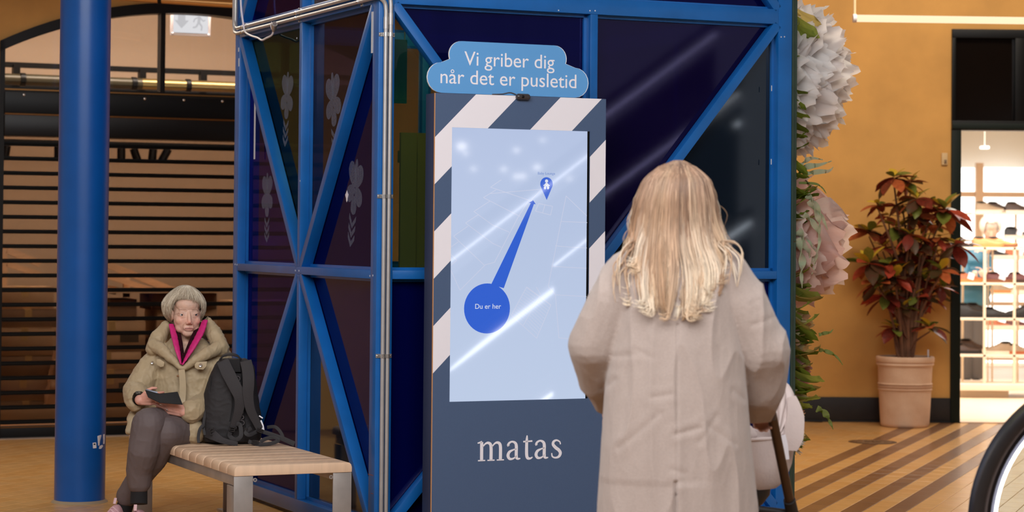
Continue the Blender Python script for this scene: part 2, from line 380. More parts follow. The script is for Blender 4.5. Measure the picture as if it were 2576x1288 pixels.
for k, z in enumerate(RZ):
    link('shutter_rail', railmesh, sh, LF @ Matrix.Translation((UL + 0.04, 0.05, z)))
    link('clear_panel', clearmesh, sh, LF @ Matrix.Translation((UL + 0.04, 0.052, z + 0.012)))
mb = MB(); mb.box(LF, UL + 0.03, UR - 0.06, 0.02, 0.08, 0.0, 0.085); mb.box(LF, UL + 0.03, UR - 0.06, 0.015, 0.085, 0.0, 0.012); mb.build('bottom_bar', M_black, sh, bevel=0.003)
mb = MB(); mb.box(LF, UL + 0.03, UR - 0.06, 0.014, 0.019, 0.075, 0.083); mb.build('bottom_bar_bead', mat('bronze_bead', (120, 84, 46)), sh)
mb = MB(); mb.box(LF, UL, UR, -0.03, 0.25, 0.0, 0.006); tag(mb.build('trim_1', mat('threshold_stone', (150, 132, 118), 0.6)), kind='structure')

# the room behind the shutter
mb = MB(); D = 3.4
mb.box(LF, -0.9, 3.0, D, D + 0.1, 0, 3.6); mb.box(LF, -1.0, -0.9, 0.25, D, 0, 3.6); mb.box(LF, 3.0, 3.1, 0.25, D, 0, 3.6); mb.box(LF, -1.0, 3.1, 0.25, D, 3.6, 3.7)
tag(mb.build('wall_store', M_beige), kind='structure')
mb = MB(); mb.box(LF, -0.9, 3.0, 0.26, D, 0.0, 0.012); tag(mb.build('trim_2', mat('store_floor', (150, 108, 74), 0.6)), kind='structure')
area('store_lamp', LF @ V((1.0, 0.40, 3.45)), LF @ V((1.0, 2.0, 0.5)), 2.8, 0.25, 155, (1.0, 0.93, 0.86))
area('store_front_fill', LF @ V((0.9, 0.22, 2.25)), LF @ V((0.9, 1.1, 0.7)), 2.6, 0.15, 46, (1.0, 0.92, 0.84))  # fill hidden behind the shutter housing, added to brighten the box fronts
# hanging truss with ducts seen through the fanlight
tr = thing('lighting_truss', 'dark hanging truss with a brassy duct behind the arched fanlight', 'truss', LF @ V((1, 1.2, 2.55)))
for z, t in ((2.66, 0.055), (2.50, 0.10)):
    mb = MB(); mb.box(LF, -0.85, 2.95, 1.15, 1.15 + t, z, z + t * 0.7); mb.build('truss_beam', M_black, tr)
for i in range(8):
    mb = MB(); u0 = -0.6 + i * 0.48; mb.box(LF, u0, u0 + 0.05, 1.13, 1.2, 2.53, 2.68); mb.build('truss_strut', M_black, tr)
M_duct = mat('brassy_duct', (140, 120, 78), 0.3, 0.8); M_duct2 = mat('olive_duct', (52, 46, 30), 0.4, 0.3)
for u0, u1, m in ((-0.85, -0.3, M_duct), (-0.3, 0.32, M_duct2), (0.32, 0.5, M_duct), (0.5, 0.82, M_duct2), (0.82, 1.55, M_duct), (1.55, 2.9, M_duct2)):
    mb = MB(); mb.tube([LF @ V((u0, 1.0, 2.56)), LF @ V((u1, 1.0, 2.56))], 0.042, 16); mb.build('duct', m, tr, True)
for i in range(8):
    mb = MB(); c = LF @ V((-0.5 + i * 0.42, 1.0, 2.56)); mb.lathe([(0.046, -0.02), (0.05, -0.018), (0.05, 0.018), (0.046, 0.02)], frame(c, W, Z, U), 16); mb.build('duct_clamp', M_black, tr, True)
for u0 in (0.35, 0.55, 1.95):
    mb = MB(); mb.tube([LF @ V((u0, 1.15, 2.66)), LF @ V((u0, 1.15, 3.6))], 0.003, 6); mb.build('hanger', M_black, tr)
# spotlights on a dark track just under the housing
tk = thing('spotlight_track', 'dark ceiling track with small black spotlights behind the shutter top', 'spotlight track', LF @ V((1, 1.8, 2.1)))
mb = MB(); mb.box(LF, -0.8, 2.9, 1.8, 1.84, 2.12, 2.15); mb.build('track', M_black, tk)
for u0, tl in ((-0.42, 0.3), (-0.28, -0.5), (-0.2, 0.6), (-0.02, 0.15), (0.38, 0.0), (0.74, 0.3), (0.88, 0.0), (0.97, -0.35), (1.14, 0.1), (1.27, 0.5)):
    mb = MB(); M = LF @ Matrix.Translation((u0, 1.82, 2.12)) @ Matrix.Rotation(tl, 4, 'Y'); mb.lathe([(0.012, 0), (0.012, -0.02), (0.034, -0.022), (0.034, -0.13), (0.028, -0.132)], M, 12); mb.build('spotlight', M_black, tk, True)
# emergency exit sign in the fanlight
es = thing('exit_sign', 'lit white emergency exit sign behind the fanlight glass', 'sign', LF @ V((0.87, 0.5, 2.75)))
eo = onplane(433, 84, LF @ V((0, 0.5, 0)), W); e1 = onplane(526, 88, LF @ V((0, 0.5, 0)), W); ew = (e1 - eo).dot(U); EF = frame(eo, U, W, Z)
eh = 0.2
mb = MB(); mb.box(EF, -0.012, ew + 0.012, 0.0, 0.012, -0.012, eh + 0.05); mb.build('sign_plate', mat('acrylic_edge', (180, 178, 184), 0.2), es, bevel=0.002)
mb = MB(); mb.box(EF, 0.008, ew - 0.008, -0.002, 0.0, 0.008, eh); mb.build('sign_face', emit('exit_white', (226, 234, 246), 1.6), es)
M_pict = emit('exit_pictogram', (214, 222, 234), 1.3)
mb = MB(); q = ew * 0.25; mb.prism([(q - 0.028, 0.16), (q - 0.028, 0.10), (q - 0.055, 0.10), (q, 0.04), (q + 0.055, 0.10), (q + 0.028, 0.10), (q + 0.028, 0.16)], EF, -0.003, -0.002); mb.build('arrow', M_pict, es)
mb = MB(); q = ew * 0.73
mb.prism([(q + 0.012 * math.cos(i), 0.15 + 0.012 * math.sin(i)) for i in [k * 0.628 for k in range(10)]], EF, -0.003, -0.002)
for a, bb, w in (((q, .135), (q - .005, .085), .022), ((q, .13), (q - .035, .115), .01), ((q - .035, .115), (q - .045, .09), .01), ((q, .13), (q + .03, .10), .01), ((q + .03, .10), (q + .045, .11), .01), ((q - .005, .09), (q + .02, .06), .014), ((q + .02, .06), (q + .015, .03), .012), ((q - .005, .09), (q - .025, .055), .014), ((q - .025, .055), (q - .05, .05), .012)):
    d = V((bb[0] - a[0], bb[1] - a[1])); n = V((-d.y, d.x)).normalized() * w / 2
    mb.prism([(a[0] - n.x, a[1] - n.y), (bb[0] - n.x, bb[1] - n.y), (bb[0] + n.x, bb[1] + n.y), (a[0] + n.x, a[1] + n.y)], EF, -0.0032, -0.0022)
mb.build('running_figure', M_pict, es)
for u0 in (0.004, ew - 0.004):
    mb = MB(); mb.ball(EF @ V((u0, -0.003, 0.002)), 0.006); mb.build('stud', M_white, es, True)
    mb = MB(); mb.tube([EF @ V((u0, 0.006, eh + 0.04)), EF @ V((u0, 0.006, 3.62 - eo.z))], 0.002, 6); mb.build('hanger', M_chrome, es)

# ------------------------------------------------------------------ boxes, rack and wrapped pallet behind the shutter
M_cards = [mat('cardboard_a', (186, 154, 122), 0.8, 0, 0.1, 6), mat('cardboard_b', (164, 134, 106), 0.8, 0, 0.1, 6), mat('cardboard_c', (134, 106, 84), 0.8, 0, 0.12, 6), mat('cardboard_d', (204, 172, 140), 0.8, 0, 0.1, 6)]
M_tape = mat('packing_tape', (200, 170, 120), 0.3); M_darkprint = mat('box_print', (84, 72, 58), 0.7)
def carton(u, y, z, w, d, h, mi, label, rz=0.0, printed=False):
    M = LF @ Matrix.Translation((u, y, z)) @ Matrix.Rotation(rz, 4, 'Z'); t = thing('cardboard_box', label, 'box', M @ V((0, 0, 0)), 'cardboard boxes stored behind the shutter')
    mb = MB(); mb.box(M, -w / 2, w / 2, -d / 2, d / 2, 0, h - 0.004); mb.build('carton', M_cards[mi], t, bevel=0.003)
    for s in (-1, 1):
        mb = MB(); mb.box(M, -w / 2 + 0.001, w / 2 - 0.001, min(s * 0.001, s * d / 2), max(s * 0.001, s * d / 2), h - 0.004, h); mb.build('flap', M_cards[mi], t)
    mb = MB(); mb.box(M, -0.025, 0.025, -d / 2 - 0.001, -d / 2, h * 0.55, h); mb.box(M, -0.025, 0.025, -d / 2, d / 2, h, h + 0.001); mb.build('tape', M_tape, t)
    if printed:
        mb = MB(); mb.box(M, w * 0.12, w * 0.4, -d / 2 - 0.001, -d / 2, h * 0.3, h * 0.6); mb.build('printed_mark', M_darkprint, t)
spec = [  # u, y, z, w, d, h, colour
    (-0.12, 0.75, 0.016, 0.44, 0.4, 0.20, 2, 'brown box low at the far left, bottom of its stack'), (-0.14, 0.75, 0.218, 0.40, 0.38, 0.17, 1, 'brown box second from the bottom of the far left stack'), (-0.10, 0.77, 0.39, 0.46, 0.38, 0.15, 2, 'dark brown box third up in the far left stack'),
    (-0.13, 0.76, 0.542, 0.42, 0.36, 0.20, 0, 'tan box fourth up in the far left stack'), (-0.10, 0.78, 0.744, 0.46, 0.36, 0.13, 2, 'flat dark box fifth up in the far left stack'), (-0.12, 0.8, 0.876, 0.42, 0.34, 0.16, 0, 'tan box topmost of the far left stack'),
    (0.52, 0.85, 0.186, 0.52, 0.4, 0.24, 1, 'printed brown box beside the seated person, bottom of its stack'), (0.50, 0.86, 0.428, 0.5, 0.4, 0.13, 3, 'flat pale tan box right behind the blue pillar'), (0.53, 0.86, 0.56, 0.5, 0.4, 0.22, 0, 'printed tan box at the height of the seated shoulder'),
    (0.50, 0.9, 0.782, 0.46, 0.36, 0.16, 2, 'dark box topmost of the stack beside the seated person'), (1.10, 0.9, 0.016, 0.5, 0.4, 0.32, 1, 'brown box under the seated head, lowest of the right stack'), (1.08, 0.9, 0.338, 0.48, 0.4, 0.30, 0, 'tan box in the middle of the right stack'),
    (1.12, 0.92, 0.64, 0.46, 0.36, 0.22, 3, 'pale box next to the blue cage post, third up'), (1.1, 0.92, 0.862, 0.5, 0.36, 0.12, 2, 'flat dark box just below the wooden rack'), (1.75, 1.0, 0.016, 0.55, 0.5, 0.5, 1, 'large brown box seen through the blue cage'), (1.75, 1.0, 0.52, 0.5, 0.45, 0.4, 0, 'large tan box stacked inside the view through the cage')]
for i, (u, y, z, w, d, h, mi, lb) in enumerate(spec): carton(u, y, z, w, d, h, mi, 'cardboard ' + lb, 0, i in (6, 8))
t = thing('wrapped_pallet', 'pale stack under crinkled clear plastic wrap left of the blue pillar', 'pallet', LF @ V((-0.2, 0.62, 0)))
mb = MB(); mb.hexa([LF @ V(p) for p in ((-0.02, 0.45, 0.10), (0.34, 0.45, 0.10), (0.34, 0.6, 0.10), (-0.02, 0.6, 0.10), (0.08, 0.46, 0.60), (0.34, 0.46, 0.60), (0.34, 0.56, 0.60), (0.08, 0.56, 0.60))])
me = remesh(mb, 0.012, 2); displace(me, lambda p, n: 0.012 * noise.noise(p * 14)); skin('plastic_wrap', me, mat('plastic_wrap', (206, 170, 140), 0.18, 0, 0.15, 10, 0.3, 20), t)
for s in (0.05, 0.2, 0.3):
    mb = MB(); mb.box(LF, s - 0.03, s + 0.02, 0.46, 0.58, 0.012, 0.10); mb.build('pallet_block', M_cards[2], t)
t = thing('long_low_carton', 'long pale carton lying low along the shutter foot', 'box', LF @ V((0.6, 0.35, 0)))
mb = MB(); mb.box(LF, -0.5, 0.34, 0.30, 0.42, 0.012, 0.185); mb.build('carton', mat('pale_card', (216, 176, 140), 0.7), t, bevel=0.004)
mb = MB(); mb.box(LF, 0.36, 1.3, 0.30, 0.42, 0.012, 0.185); mb.build('carton', mat('pale_card', (216, 176, 140), 0.7), t, bevel=0.004)
M_pine = mat('pine_wood', (208, 176, 146), 0.55, 0, 0.12, 5, stretch=(1, 1, 8))
rk = thing('wooden_rack', 'pale slanted wooden display rack behind the shutter', 'rack', LF @ V((0.5, 0.7, 1.0)))
for a, bb, w in (((-0.2, 0.9, 1.30), (0.05, 0.9, 1.20), .05), ((-0.2, 0.9, 1.20), (0.05, 0.9, 1.12), .04), ((0.27, 0.7, 1.29), (1.15, 1.1, 0.98), .05), ((0.27, 0.7, 1.19), (0.95, 1.0, 0.99), .04), ((0.30, 0.68, 1.32), (0.30, 0.68, 0.94), .05), ((0.7, 0.9, 1.16), (0.7, 0.9, 0.95), .045), ((0.27, 0.74, 1.05), (0.62, 0.9, 1.0), .06), ((-0.22, 0.9, 1.32), (-0.22, 0.9, 1.04), .05), ((1.1, 1.1, 1.02), (1.1, 1.1, 0.99), .05)):
    mb = MB(); mb.bar(LF @ V(a), LF @ V(bb), w, 0.04, W); mb.build('rail', M_pine, rk)
mb = MB(); mb.box(LF, -0.35, 1.35, 0.68, 1.15, 0.985 + 0.002, 1.005); mb.build('board', M_pine, rk)
for u0 in (-0.33, 1.3):
    mb = MB(); mb.box(LF, u0, u0 + 0.04, 1.1, 1.15, 0.012, 0.987); mb.build('leg', M_pine, rk)

# ------------------------------------------------------------------ blue steel column
pc = G(200, 1262); pr = 0.134
pil = thing('steel_column', 'round glossy blue steel column in front of the roller shutter', 'column', (pc.x, pc.y, 0))
mb = MB(); mb.lathe([(pr, 0.0), (pr, 1.4), (pr, 5.6)], Matrix.Translation((pc.x, pc.y, 0)), 64); mb.build('shaft', M_pillar, pil, True)
mb = MB(); mb.lathe([(pr + 0.016, 0.0), (pr + 0.014, 0.004), (pr, 0.014)], Matrix.Translation((pc.x, pc.y, 0)), 48, False); mb.build('mortar_ring', mat('mortar', (160, 140, 112), 0.9), pil, True)
def on_pillar(x, y): 
    d = ray(x, y); o = V((CAM.x - pc.x, CAM.y - pc.y)); dd = V((d.x, d.y)); A = dd.dot(dd); B = 2 * o.dot(dd); Cc = o.dot(o) - (pr + 0.001) ** 2
    k = (-B - math.sqrt(max(B * B - 4 * A * Cc, 0))) / (2 * A); return CAM + d * k
def decal(name, pxs, m, parent, label=None):
    ps = [on_pillar(*q) for q in pxs]; mb = MB(); n = len(ps); c = sum(ps, V((0, 0, 0))) / n; nn = V((c.x - pc.x, c.y - pc.y, 0)).normalized() * 0.0012
    mb.add([p + nn for p in ps] + list(ps), [tuple(range(n)), tuple(range(2 * n - 1, n - 1, -1))] + [(i, (i + 1) % n, n + (i + 1) % n, n + i) for i in range(n)]); return mb.build(name, m, parent, False, label)
M_paper = mat('torn_paper', (226, 222, 222), 0.7)
decal('torn_sticker', [(245, 1097), (250, 1095), (263, 1092), (263, 1103), (262.5, 1116), (247, 1121)], M_paper, pil, 'torn white sticker')
decal('sticker_scrap', [(250, 1122), (257, 1119), (259, 1122), (254, 1129), (249, 1129)], M_paper, pil, 'small torn scrap')
decal('small_sticker', [(233, 1114), (241.5, 1113), (242.5, 1127), (234, 1128)], M_paper, pil, 'small white sticker with a black dot')
decal('sticker_print', [(235, 1116), (239.5, 1115.5), (240, 1119), (235.5, 1119.5)], M_black, pil)
# ------------------------------------------------------------------ blue steel and glass cage
CL = 2.24; ZB, ZM, ZT = 0.06, 1.254, 2.56; TOP = 3.84
cage = thing('glazed_steel_cage', 'blue steel frame enclosure with dark tinted glass and diagonal braces', 'enclosure', C0)
def post(x, y, name='corner_post'):
    mb = MB(); mb.box(CF, x, x + 0.08, y, y + 0.08, 0, TOP); mb.build(name, M_blue, cage, bevel=0.004)
for x, y in ((0, 0), (CL - 0.08, 0), (0, CL - 0.08), (CL - 0.08, CL - 0.08)): post(x, y)
def side(M, n_in, name):         # M: frame with x along the side, y into the cage
    levels = [(0.02, 0.09), (1.234, 1.274), (2.522, 2.598), (3.80, 3.84)]
    for z0, z1 in levels:
        mb = MB(); mb.box(M, 0.08, CL - 0.08, 0.0, 0.06, z0, z1); mb.build('beam', M_blue, cage, bevel=0.003)
    mid = CL / 2
    for (a, b) in zip(levels[:-1], levels[1:]):
        mb = MB(); mb.box(M, mid - 0.02, mid + 0.02, 0.0, 0.06, a[1], b[0]); mb.build('mullion', M_blue, cage, bevel=0.003)
        # narrow bead the panes sit against
        for x0, x1 in ((0.08, mid - 0.02), (mid + 0.02, CL - 0.08)):
            mb = MB()
            for q in ((x0, x1, a[1], a[1] + 0.014), (x0, x1, b[0] - 0.014, b[0]), (x0, x0 + 0.014, a[1], b[0]), (x1 - 0.014, x1, a[1], b[0])):
                mb.box(M, q[0], q[1], 0.045, 0.06, q[2], q[3])
            mb.build('glazing_bead', M_blue, cage)
    return levels, mid
FRONT = CF
LEFT = frame(C0, W, U, Z)        # x goes back along the left side, y into the cage
M_p = {k: glass('pane_' + k, c, r, rf, 1.5, bd, am) for k, c, r, rf, bd, am in (
    ('violet', (150, 126, 214), 0.05, (.2, .2, .5), (30, 18, 110), 0.06), ('navy', (30, 30, 120), 0.05, (.25, .25, .8), (14, 16, 100), 0.2), ('moss', (112, 138, 112), 0.05, (.3, .4, .4), (12, 50, 64), 0.07), ('teal', (220, 226, 196), 0.05, (.4, .5, .5), (20, 80, 80), 0.06),
    ('brown', (132, 124, 150), 0.05, (.4, .4, .5), (24, 32, 84), 0.08), ('slate', (60, 86, 100), 0.05, (1.2, 1.3, 1.4), (40, 62, 88), 0.14), ('blue', (24, 36, 150), 0.05, (.5, .5, .9), (12, 22, 120), 0.2), ('purple', (52, 30, 110), 0.05, (.65, .6, 1.05), (34, 16, 92), 0.18), ('green', (30, 96, 70), 0.05, (.7, .8, .8), (14, 70, 54), 0.2), ('clear', (236, 236, 246), 0.05, (.5, .5, .5), None, 0.0))}
def pane(M, poly, m):
    mb = MB(); mb.prism(poly, M, 0.061, 0.067); mb.build('pane', M_p[m], cage)
def brace(M, a, b):
    mb = MB(); A = M @ V((a[0], 0.0, a[1])); B = M @ V((b[0], 0.0, b[1])); mb.bar(A, B, 0.046, 0.058, M.to_3x3() @ V((0, 1, 0))); mb.build('brace', M_blue, cage, bevel=0.003)
def faced(M, cols):
    lv, mid = side(M, None, '')
    for t in range(3):
        z0, z1 = lv[t][1], lv[t + 1][0]
        for h, (x0, x1) in enumerate(((0.08, mid - 0.02), (mid + 0.02, CL - 0.08))):
            vee = (t == 1)
            # V in the middle tier (braces fall to the centre), inverted V in the others
            lo_c = vee; xc, xo = (x1, x0) if h == 0 else (x0, x1)
            if lo_c: a, b = (xo, z1), (xc, z0)
            else: a, b = (xc, z1), (xo, z0)
            brace(M, a, b)
            up, dn = cols[t][h]
            # triangle above the brace and below it
            pane(M, [a, b, (b[0], z1)] if True else None, up)
            pane(M, [a, b, (a[0], z0)], dn)
faced(FRONT, [[('blue', 'navy'), ('blue', 'slate')], [('navy', 'teal'), ('purple', 'slate')], [('green', 'teal'), ('green', 'navy')]])
faced(LEFT, [[('blue', 'slate'), ('violet', 'navy')], [('brown', 'navy'), ('moss', 'violet')], [('violet', 'teal'), ('teal', 'violet')]])
for M in (frame(C0 + W * CL, U, -W, Z), frame(C0 + U * CL, W, -U, Z)):
    lv, mid = side(M, None, '')
    for t in range(3):
        for x0, x1 in ((0.08, mid - 0.02), (mid + 0.02, CL - 0.08)):
            pane(M, [(x0, lv[t][1]), (x1, lv[t][1]), (x1, lv[t + 1][0]), (x0, lv[t + 1][0])], 'clear')
mb = MB(); mb.box(CF, 0.1, CL - 0.1, 0.1, CL - 0.1, 0.0, 0.03); mb.build('plinth', mat('cage_floor', (46, 42, 48), 0.6), cage)
mb = MB(); mb.box(CF, 0.0, CL, 0.0, CL, TOP, TOP + 0.05); mb.build('roof_plate', M_blue, cage)
# small rust and chipped paint marks on the corner post
M_rust = mat('rust_mark', (150, 72, 44), 0.8); M_chip = mat('chipped_paint', (196, 200, 208), 0.6)
mb = MB()
for (x0, y0, x1, y1) in ((926, 1192, 939, 1197), (933, 1240, 939, 1243)):
    a = onplane(x0, y0, C0, U); b = onplane(x1, y1, C0, U)
    A = LEFT.inverted() @ a; B = LEFT.inverted() @ b; mb.box(LEFT, min(A.x, B.x), max(A.x, B.x), -0.0006, 0.0, min(A.z, B.z), max(A.z, B.z))
mb.build('rust_mark', M_rust, cage)
mb = MB(); a = LEFT.inverted() @ onplane(934.5, 30, C0, U); b = LEFT.inverted() @ onplane(938.5, 133, C0, U); mb.box(LEFT, min(a.x, b.x), max(a.x, b.x), -0.0008, 0, b.z, a.z); mb.build('tape_strip', M_chip, cage, label='pale strip of old tape')
mb = MB()
for x, y, w, h in ((599.5, 120, 2, 10), (600, 147, 2, 20), (627, 200, 1.2, 200), (1940, 215, 2, 14), (1939, 400, 2, 14)):
    pl = (C0, U, LEFT) if x < 900 else (C0, W, FRONT)
    a = pl[2].inverted() @ onplane(x, y, pl[0], pl[1]); b = pl[2].inverted() @ onplane(x + w, y + h, pl[0], pl[1]); mb.box(pl[2], min(a.x, b.x), max(a.x, b.x), -0.0006 if w > 1.5 else 0.03, 0.0 if w > 1.5 else 0.031, b.z, a.z)
mb.build('paint_chips', M_chip, cage)
mb = MB()
for x, y in ((591.5, 665), (596, 666), (743, 680.5), (752, 681), (930.5, 694), (938, 693), (747, 96), (755, 455)):
    c = LEFT.inverted() @ onplane(x, y, C0, U); mb.box(LEFT, c.x - 0.004, c.x + 0.004, -0.001, 0.0, c.z - 0.004, c.z + 0.004)
for x, y in ((1965, 93), (1973.5, 92.5), (1484, 27), (1497, 27), (1405, 26)):
    c = FRONT.inverted() @ onplane(x, y, C0, W); mb.box(FRONT, c.x - 0.003, c.x + 0.003, -0.001, 0.0, c.z - 0.003, c.z + 0.003)
mb.build('rivets', M_chip, cage)
# planked pale partition standing inside the cage
M_plank = mat('interior_plank', (196, 178, 110), 0.6)
ip = thing('plank_partition', 'pale upright planked partition inside the blue cage', 'partition', CF @ V((0.3, 0.8, 0.03)))
for i in range(6):
    mb = MB(); mb.box(CF, 0.36 + i * 0.09, 0.445 + i * 0.09, 0.62, 0.64, 0.03, 1.95); mb.build('plank', M_plank, ip)
for z in (0.2, 1.0, 1.8):
    mb = MB(); mb.box(CF, 0.36, 0.90, 0.64, 0.665, z, z + 0.06); mb.build('batten', M_plank, ip)
mb = MB(); mb.box(CF, 0.9, 0.93, 0.6, 0.66, 0.03, 2.1); mb.build('post', M_plank, ip)
t = thing('teal_banner', 'teal banner hung high inside the blue cage', 'banner', CF @ V((0.35, 0.75, 2.1)))
mb = MB(); mb.box(CF, 0.22, 0.42, 0.7, 0.72, 2.10, 2.42); mb.build('board', mat('teal_board', (60, 150, 170), 0.6), t)
for i in range(3):
    mb = MB(); mb.tube([CF @ V((0.23 + 0.09 * i, 0.71, 2.42)), CF @ V((0.23 + 0.09 * i, 0.71, 3.8))], 0.003, 6); mb.build('wire', M_tube, t)
area('cage_fill', CF @ V((1.1, 1.1, 3.7)), CF @ V((1.0, 1.0, 0)), 0.8, 0.8, 30, (1, 0.9, 0.75))  # unseen fill added inside the cage to light the planks

# bee shaped film decals on the left panes
def petal(cx, cz, ln, wd, ang, hollow=False):
    pts = [(cx + math.cos(ang) * ln * (0.5 - 0.5 * math.cos(q)) - math.sin(ang) * wd * math.sin(q) * (0.6 + 0.4 * (0.5 - 0.5 * math.cos(q))), cz + math.sin(ang) * ln * (0.5 - 0.5 * math.cos(q)) + math.cos(ang) * wd * math.sin(q) * (0.6 + 0.4 * (0.5 - 0.5 * math.cos(q)))) for q in [2 * math.pi * i / 20 for i in range(20)]]
    return pts
def film(name, a, stripes):
    m = bpy.data.materials.new(name); m.use_nodes = True; nt = m.node_tree; b = nt.nodes['Principled BSDF']; b.inputs['Base Color'].default_value = (0.32, 0.36, 0.5, 1); b.inputs['Roughness'].default_value = 0.7
    tr = nt.nodes.new('ShaderNodeBsdfTransparent'); ms = nt.nodes.new('ShaderNodeMixShader'); tc = nt.nodes.new('ShaderNodeTexCoord'); wv = nt.nodes.new('ShaderNodeTexWave')
    wv.inputs['Scale'].default_value = stripes; wv.inputs['Distortion'].default_value = 3; mr = nt.nodes.new('ShaderNodeMapRange'); mr.inputs['To Min'].default_value = a * 0.25; mr.inputs['To Max'].default_value = a
    nt.links.new(tc.outputs['Object'], wv.inputs['Vector']); nt.links.new(wv.outputs['Fac'], mr.inputs['Value']); nt.links.new(mr.outputs['Result'], ms.inputs[0])
    nt.links.new(tr.outputs[0], ms.inputs[1]); nt.links.new(b.outputs[0], ms.inputs[2]); nt.links.new(ms.outputs[0], nt.nodes['Material Output'].inputs['Surface']); return m
M_film = film('etched_film', 0.2, 60)
def bee(px, py, s, rot):
    c = LEFT.inverted() @ onplane(px, py, C0 + U * 0.06, U); mb = MB(); cx, cz = c.x, c.z; sg = 1
    def pt(q): dx, dz = (q[0]) * s, (q[1]) * s; return (cx + dx * math.cos(rot) - dz * math.sin(rot), cz + dx * math.sin(rot) + dz * math.cos(rot))
    shapes = [petal(0, 0, 0.30, 0.12, 0.9), petal(0, 0, 0.30, 0.12, math.pi - 0.9), petal(0, -0.02, 0.26, 0.11, -0.5), petal(0, -0.02, 0.26, 0.11, math.pi + 0.5), petal(0, 0.06, 0.24, 0.05, math.pi / 2), petal(0, -0.1, 0.2, 0.10, -math.pi / 2)]
    for i in range(3):
        z = -0.36 - i * 0.1; shapes.append([(-0.10, z + 0.06), (0, z - 0.03), (0.10, z + 0.06), (0.10, z + 0.0), (0, z - 0.09), (-0.10, z + 0.0)])
    for pl in shapes: mb.prism([pt(q) for q in pl], LEFT, 0.0598, 0.0606)
    mb.build('bee_decal', M_film, cage, label='faint etched bee shaped film on the glass')
for px, py, s, rot in ((722, 240, 0.42, 0.1), (838, 250, 0.46, -0.15), (893, 470, 0.46, 0.2), (672, 490, 0.40, 0.0)): bee(px, py, s, rot)
mb = MB(); c = LEFT.inverted() @ onplane(873, 494, C0 + U * 0.06, U); mb.prism([(c.x + 0.022 * math.cos(q) * (0.8 + 0.3 * math.sin(3 * q)), c.z + 0.026 * math.sin(q) * (0.9 + 0.2 * math.cos(4 * q))) for q in [2 * math.pi * i / 16 for i in range(16)]], LEFT, 0.0585, 0.0597)
mb.build('white_sticker', M_white, cage, label='small white leftover sticker on the glass')

# ------------------------------------------------------------------ conduits, clips and the hanging cable
cd = thing('cable_conduit', 'pair of grey conduit pipes clipped round the blue cage corner', 'conduit', C0 + Z * 0.0)
off = 0.018
for k in range(2):
    x = 0.028 + k * 0.024; zz = 2.545 + 0.028 * k
    a = [CF @ V((x, -off, 0.02)), CF @ V((x, -off, 1.2)), CF @ V((x, -off, zz - 0.06)), CF @ V((x - 0.006, -off, zz - 0.025)), CF @ V((x - 0.03, -off, zz - 0.002))]
    b = [CF @ V((-off - 0.0, x * 0 + 0.0, zz)), CF @ V((-off, 0.1, zz)), CF @ V((-off, 1.1, zz)), CF @ V((-off, CL - 0.09 + 0.024 * k * 0 - 0.0, zz)), CF @ V((-off, CL - 0.045 - 0.024 * k, zz + 0.012)), CF @ V((-off, CL - 0.03 - 0.024 * k, zz + 0.05)), CF @ V((-off, CL - 0.03 - 0.024 * k, zz + 0.3)), CF @ V((-off, CL - 0.03 - 0.024 * k, 3.7))]
    mb = MB(); mb.tube(catmull(a[:3], 2) + catmull(a[2:] + b[:2], 4)[1:] + b[2:], 0.0100, 12); mb.build('pipe', M_tube, cd, True)
    mb = MB(); mb.tube([CF @ V((x, -off, 2.40 + 0.02 * k)), CF @ V((x, -off, 2.455 + 0.02 * k))], 0.0118, 12); mb.build('pipe_socket', M_tube, cd, True)
def clip_at(y):
    c = FRONT.inverted() @ onplane(970, y, C0, W); z = c.z; mb = MB()
    mb.box(CF, 0.0, 0.078, -0.004, 0.0, z - 0.009, z + 0.009)
    for x in (0.028, 0.052): mb.tube([CF @ V((x, -off, z - 0.009)), CF @ V((x, -off, z + 0.009))], 0.0122, 12)
    for x in (0.006, 0.072): mb.ball(CF @ V((x, -0.006, z)), 0.005, None, 8, 6)
    mb.build('pipe_clip', M_chrome, cd, True)
for y in (87, 494, 895): clip_at(y)
for w in (0.22, 1.13, 2.05):
    mb = MB(); mb.box(CF, -0.004, 0.0, w - 0.009, w + 0.009, 2.525, 2.595)
    for k in range(2): mb.tube([CF @ V((-off, w - 0.009, 2.545 + 0.028 * k)), CF @ V((-off, w + 0.009, 2.545 + 0.028 * k))], 0.0122, 12)
    for z in (2.528, 2.594): mb.ball(CF @ V((-0.006, w, z)), 0.005, None, 8, 6)
    mb.build('pipe_clip', M_chrome, cd, True)
M_cable = mat('white_cable', (226, 220, 222), 0.4)
cb = thing('hanging_cable', 'white cable drooping from the conduit to a small grey camera head', 'cable', LEFT @ V((1.9, -0.03, 2.5)))
pts = [onplane(x, y, C0 - U * 0.035, U) for x, y in ((606, -40), (606, 10), (612, 60), (617, 80), (630, 89), (648, 95), (659, 101), (670, 96), (684, 88), (689, 74))]
mb = MB(); mb.tube(catmull(pts, 4), 0.0052, 8); mb.build('cord', M_cable, cb, True)
mb = MB(); a = onplane(688, 78, C0 - U * 0.035, U); b = onplane(691, 60, C0 - U * 0.05, U); mb.tube([a, a.lerp(b, 0.5), b], [0.008, 0.014, 0.0145], 14); mb.build('camera_head', M_tube, cb, True)
mb = MB(); mb.tube([b, b + (b - a) * 0.05], [0.010, 0.010], 12); mb.build('lens', mat('lens_grey', (120, 112, 110), 0.2), cb, True)
mb = MB(); pts = [onplane(x, y, C0 - U * 0.03, U) for x, y in ((683, 55), (681, 66), (686, 76), (693, 74), (694, 65))]; mb.tube(catmull(pts, 4), 0.002, 6); mb.build('tie_wire', M_cable, cb, True)

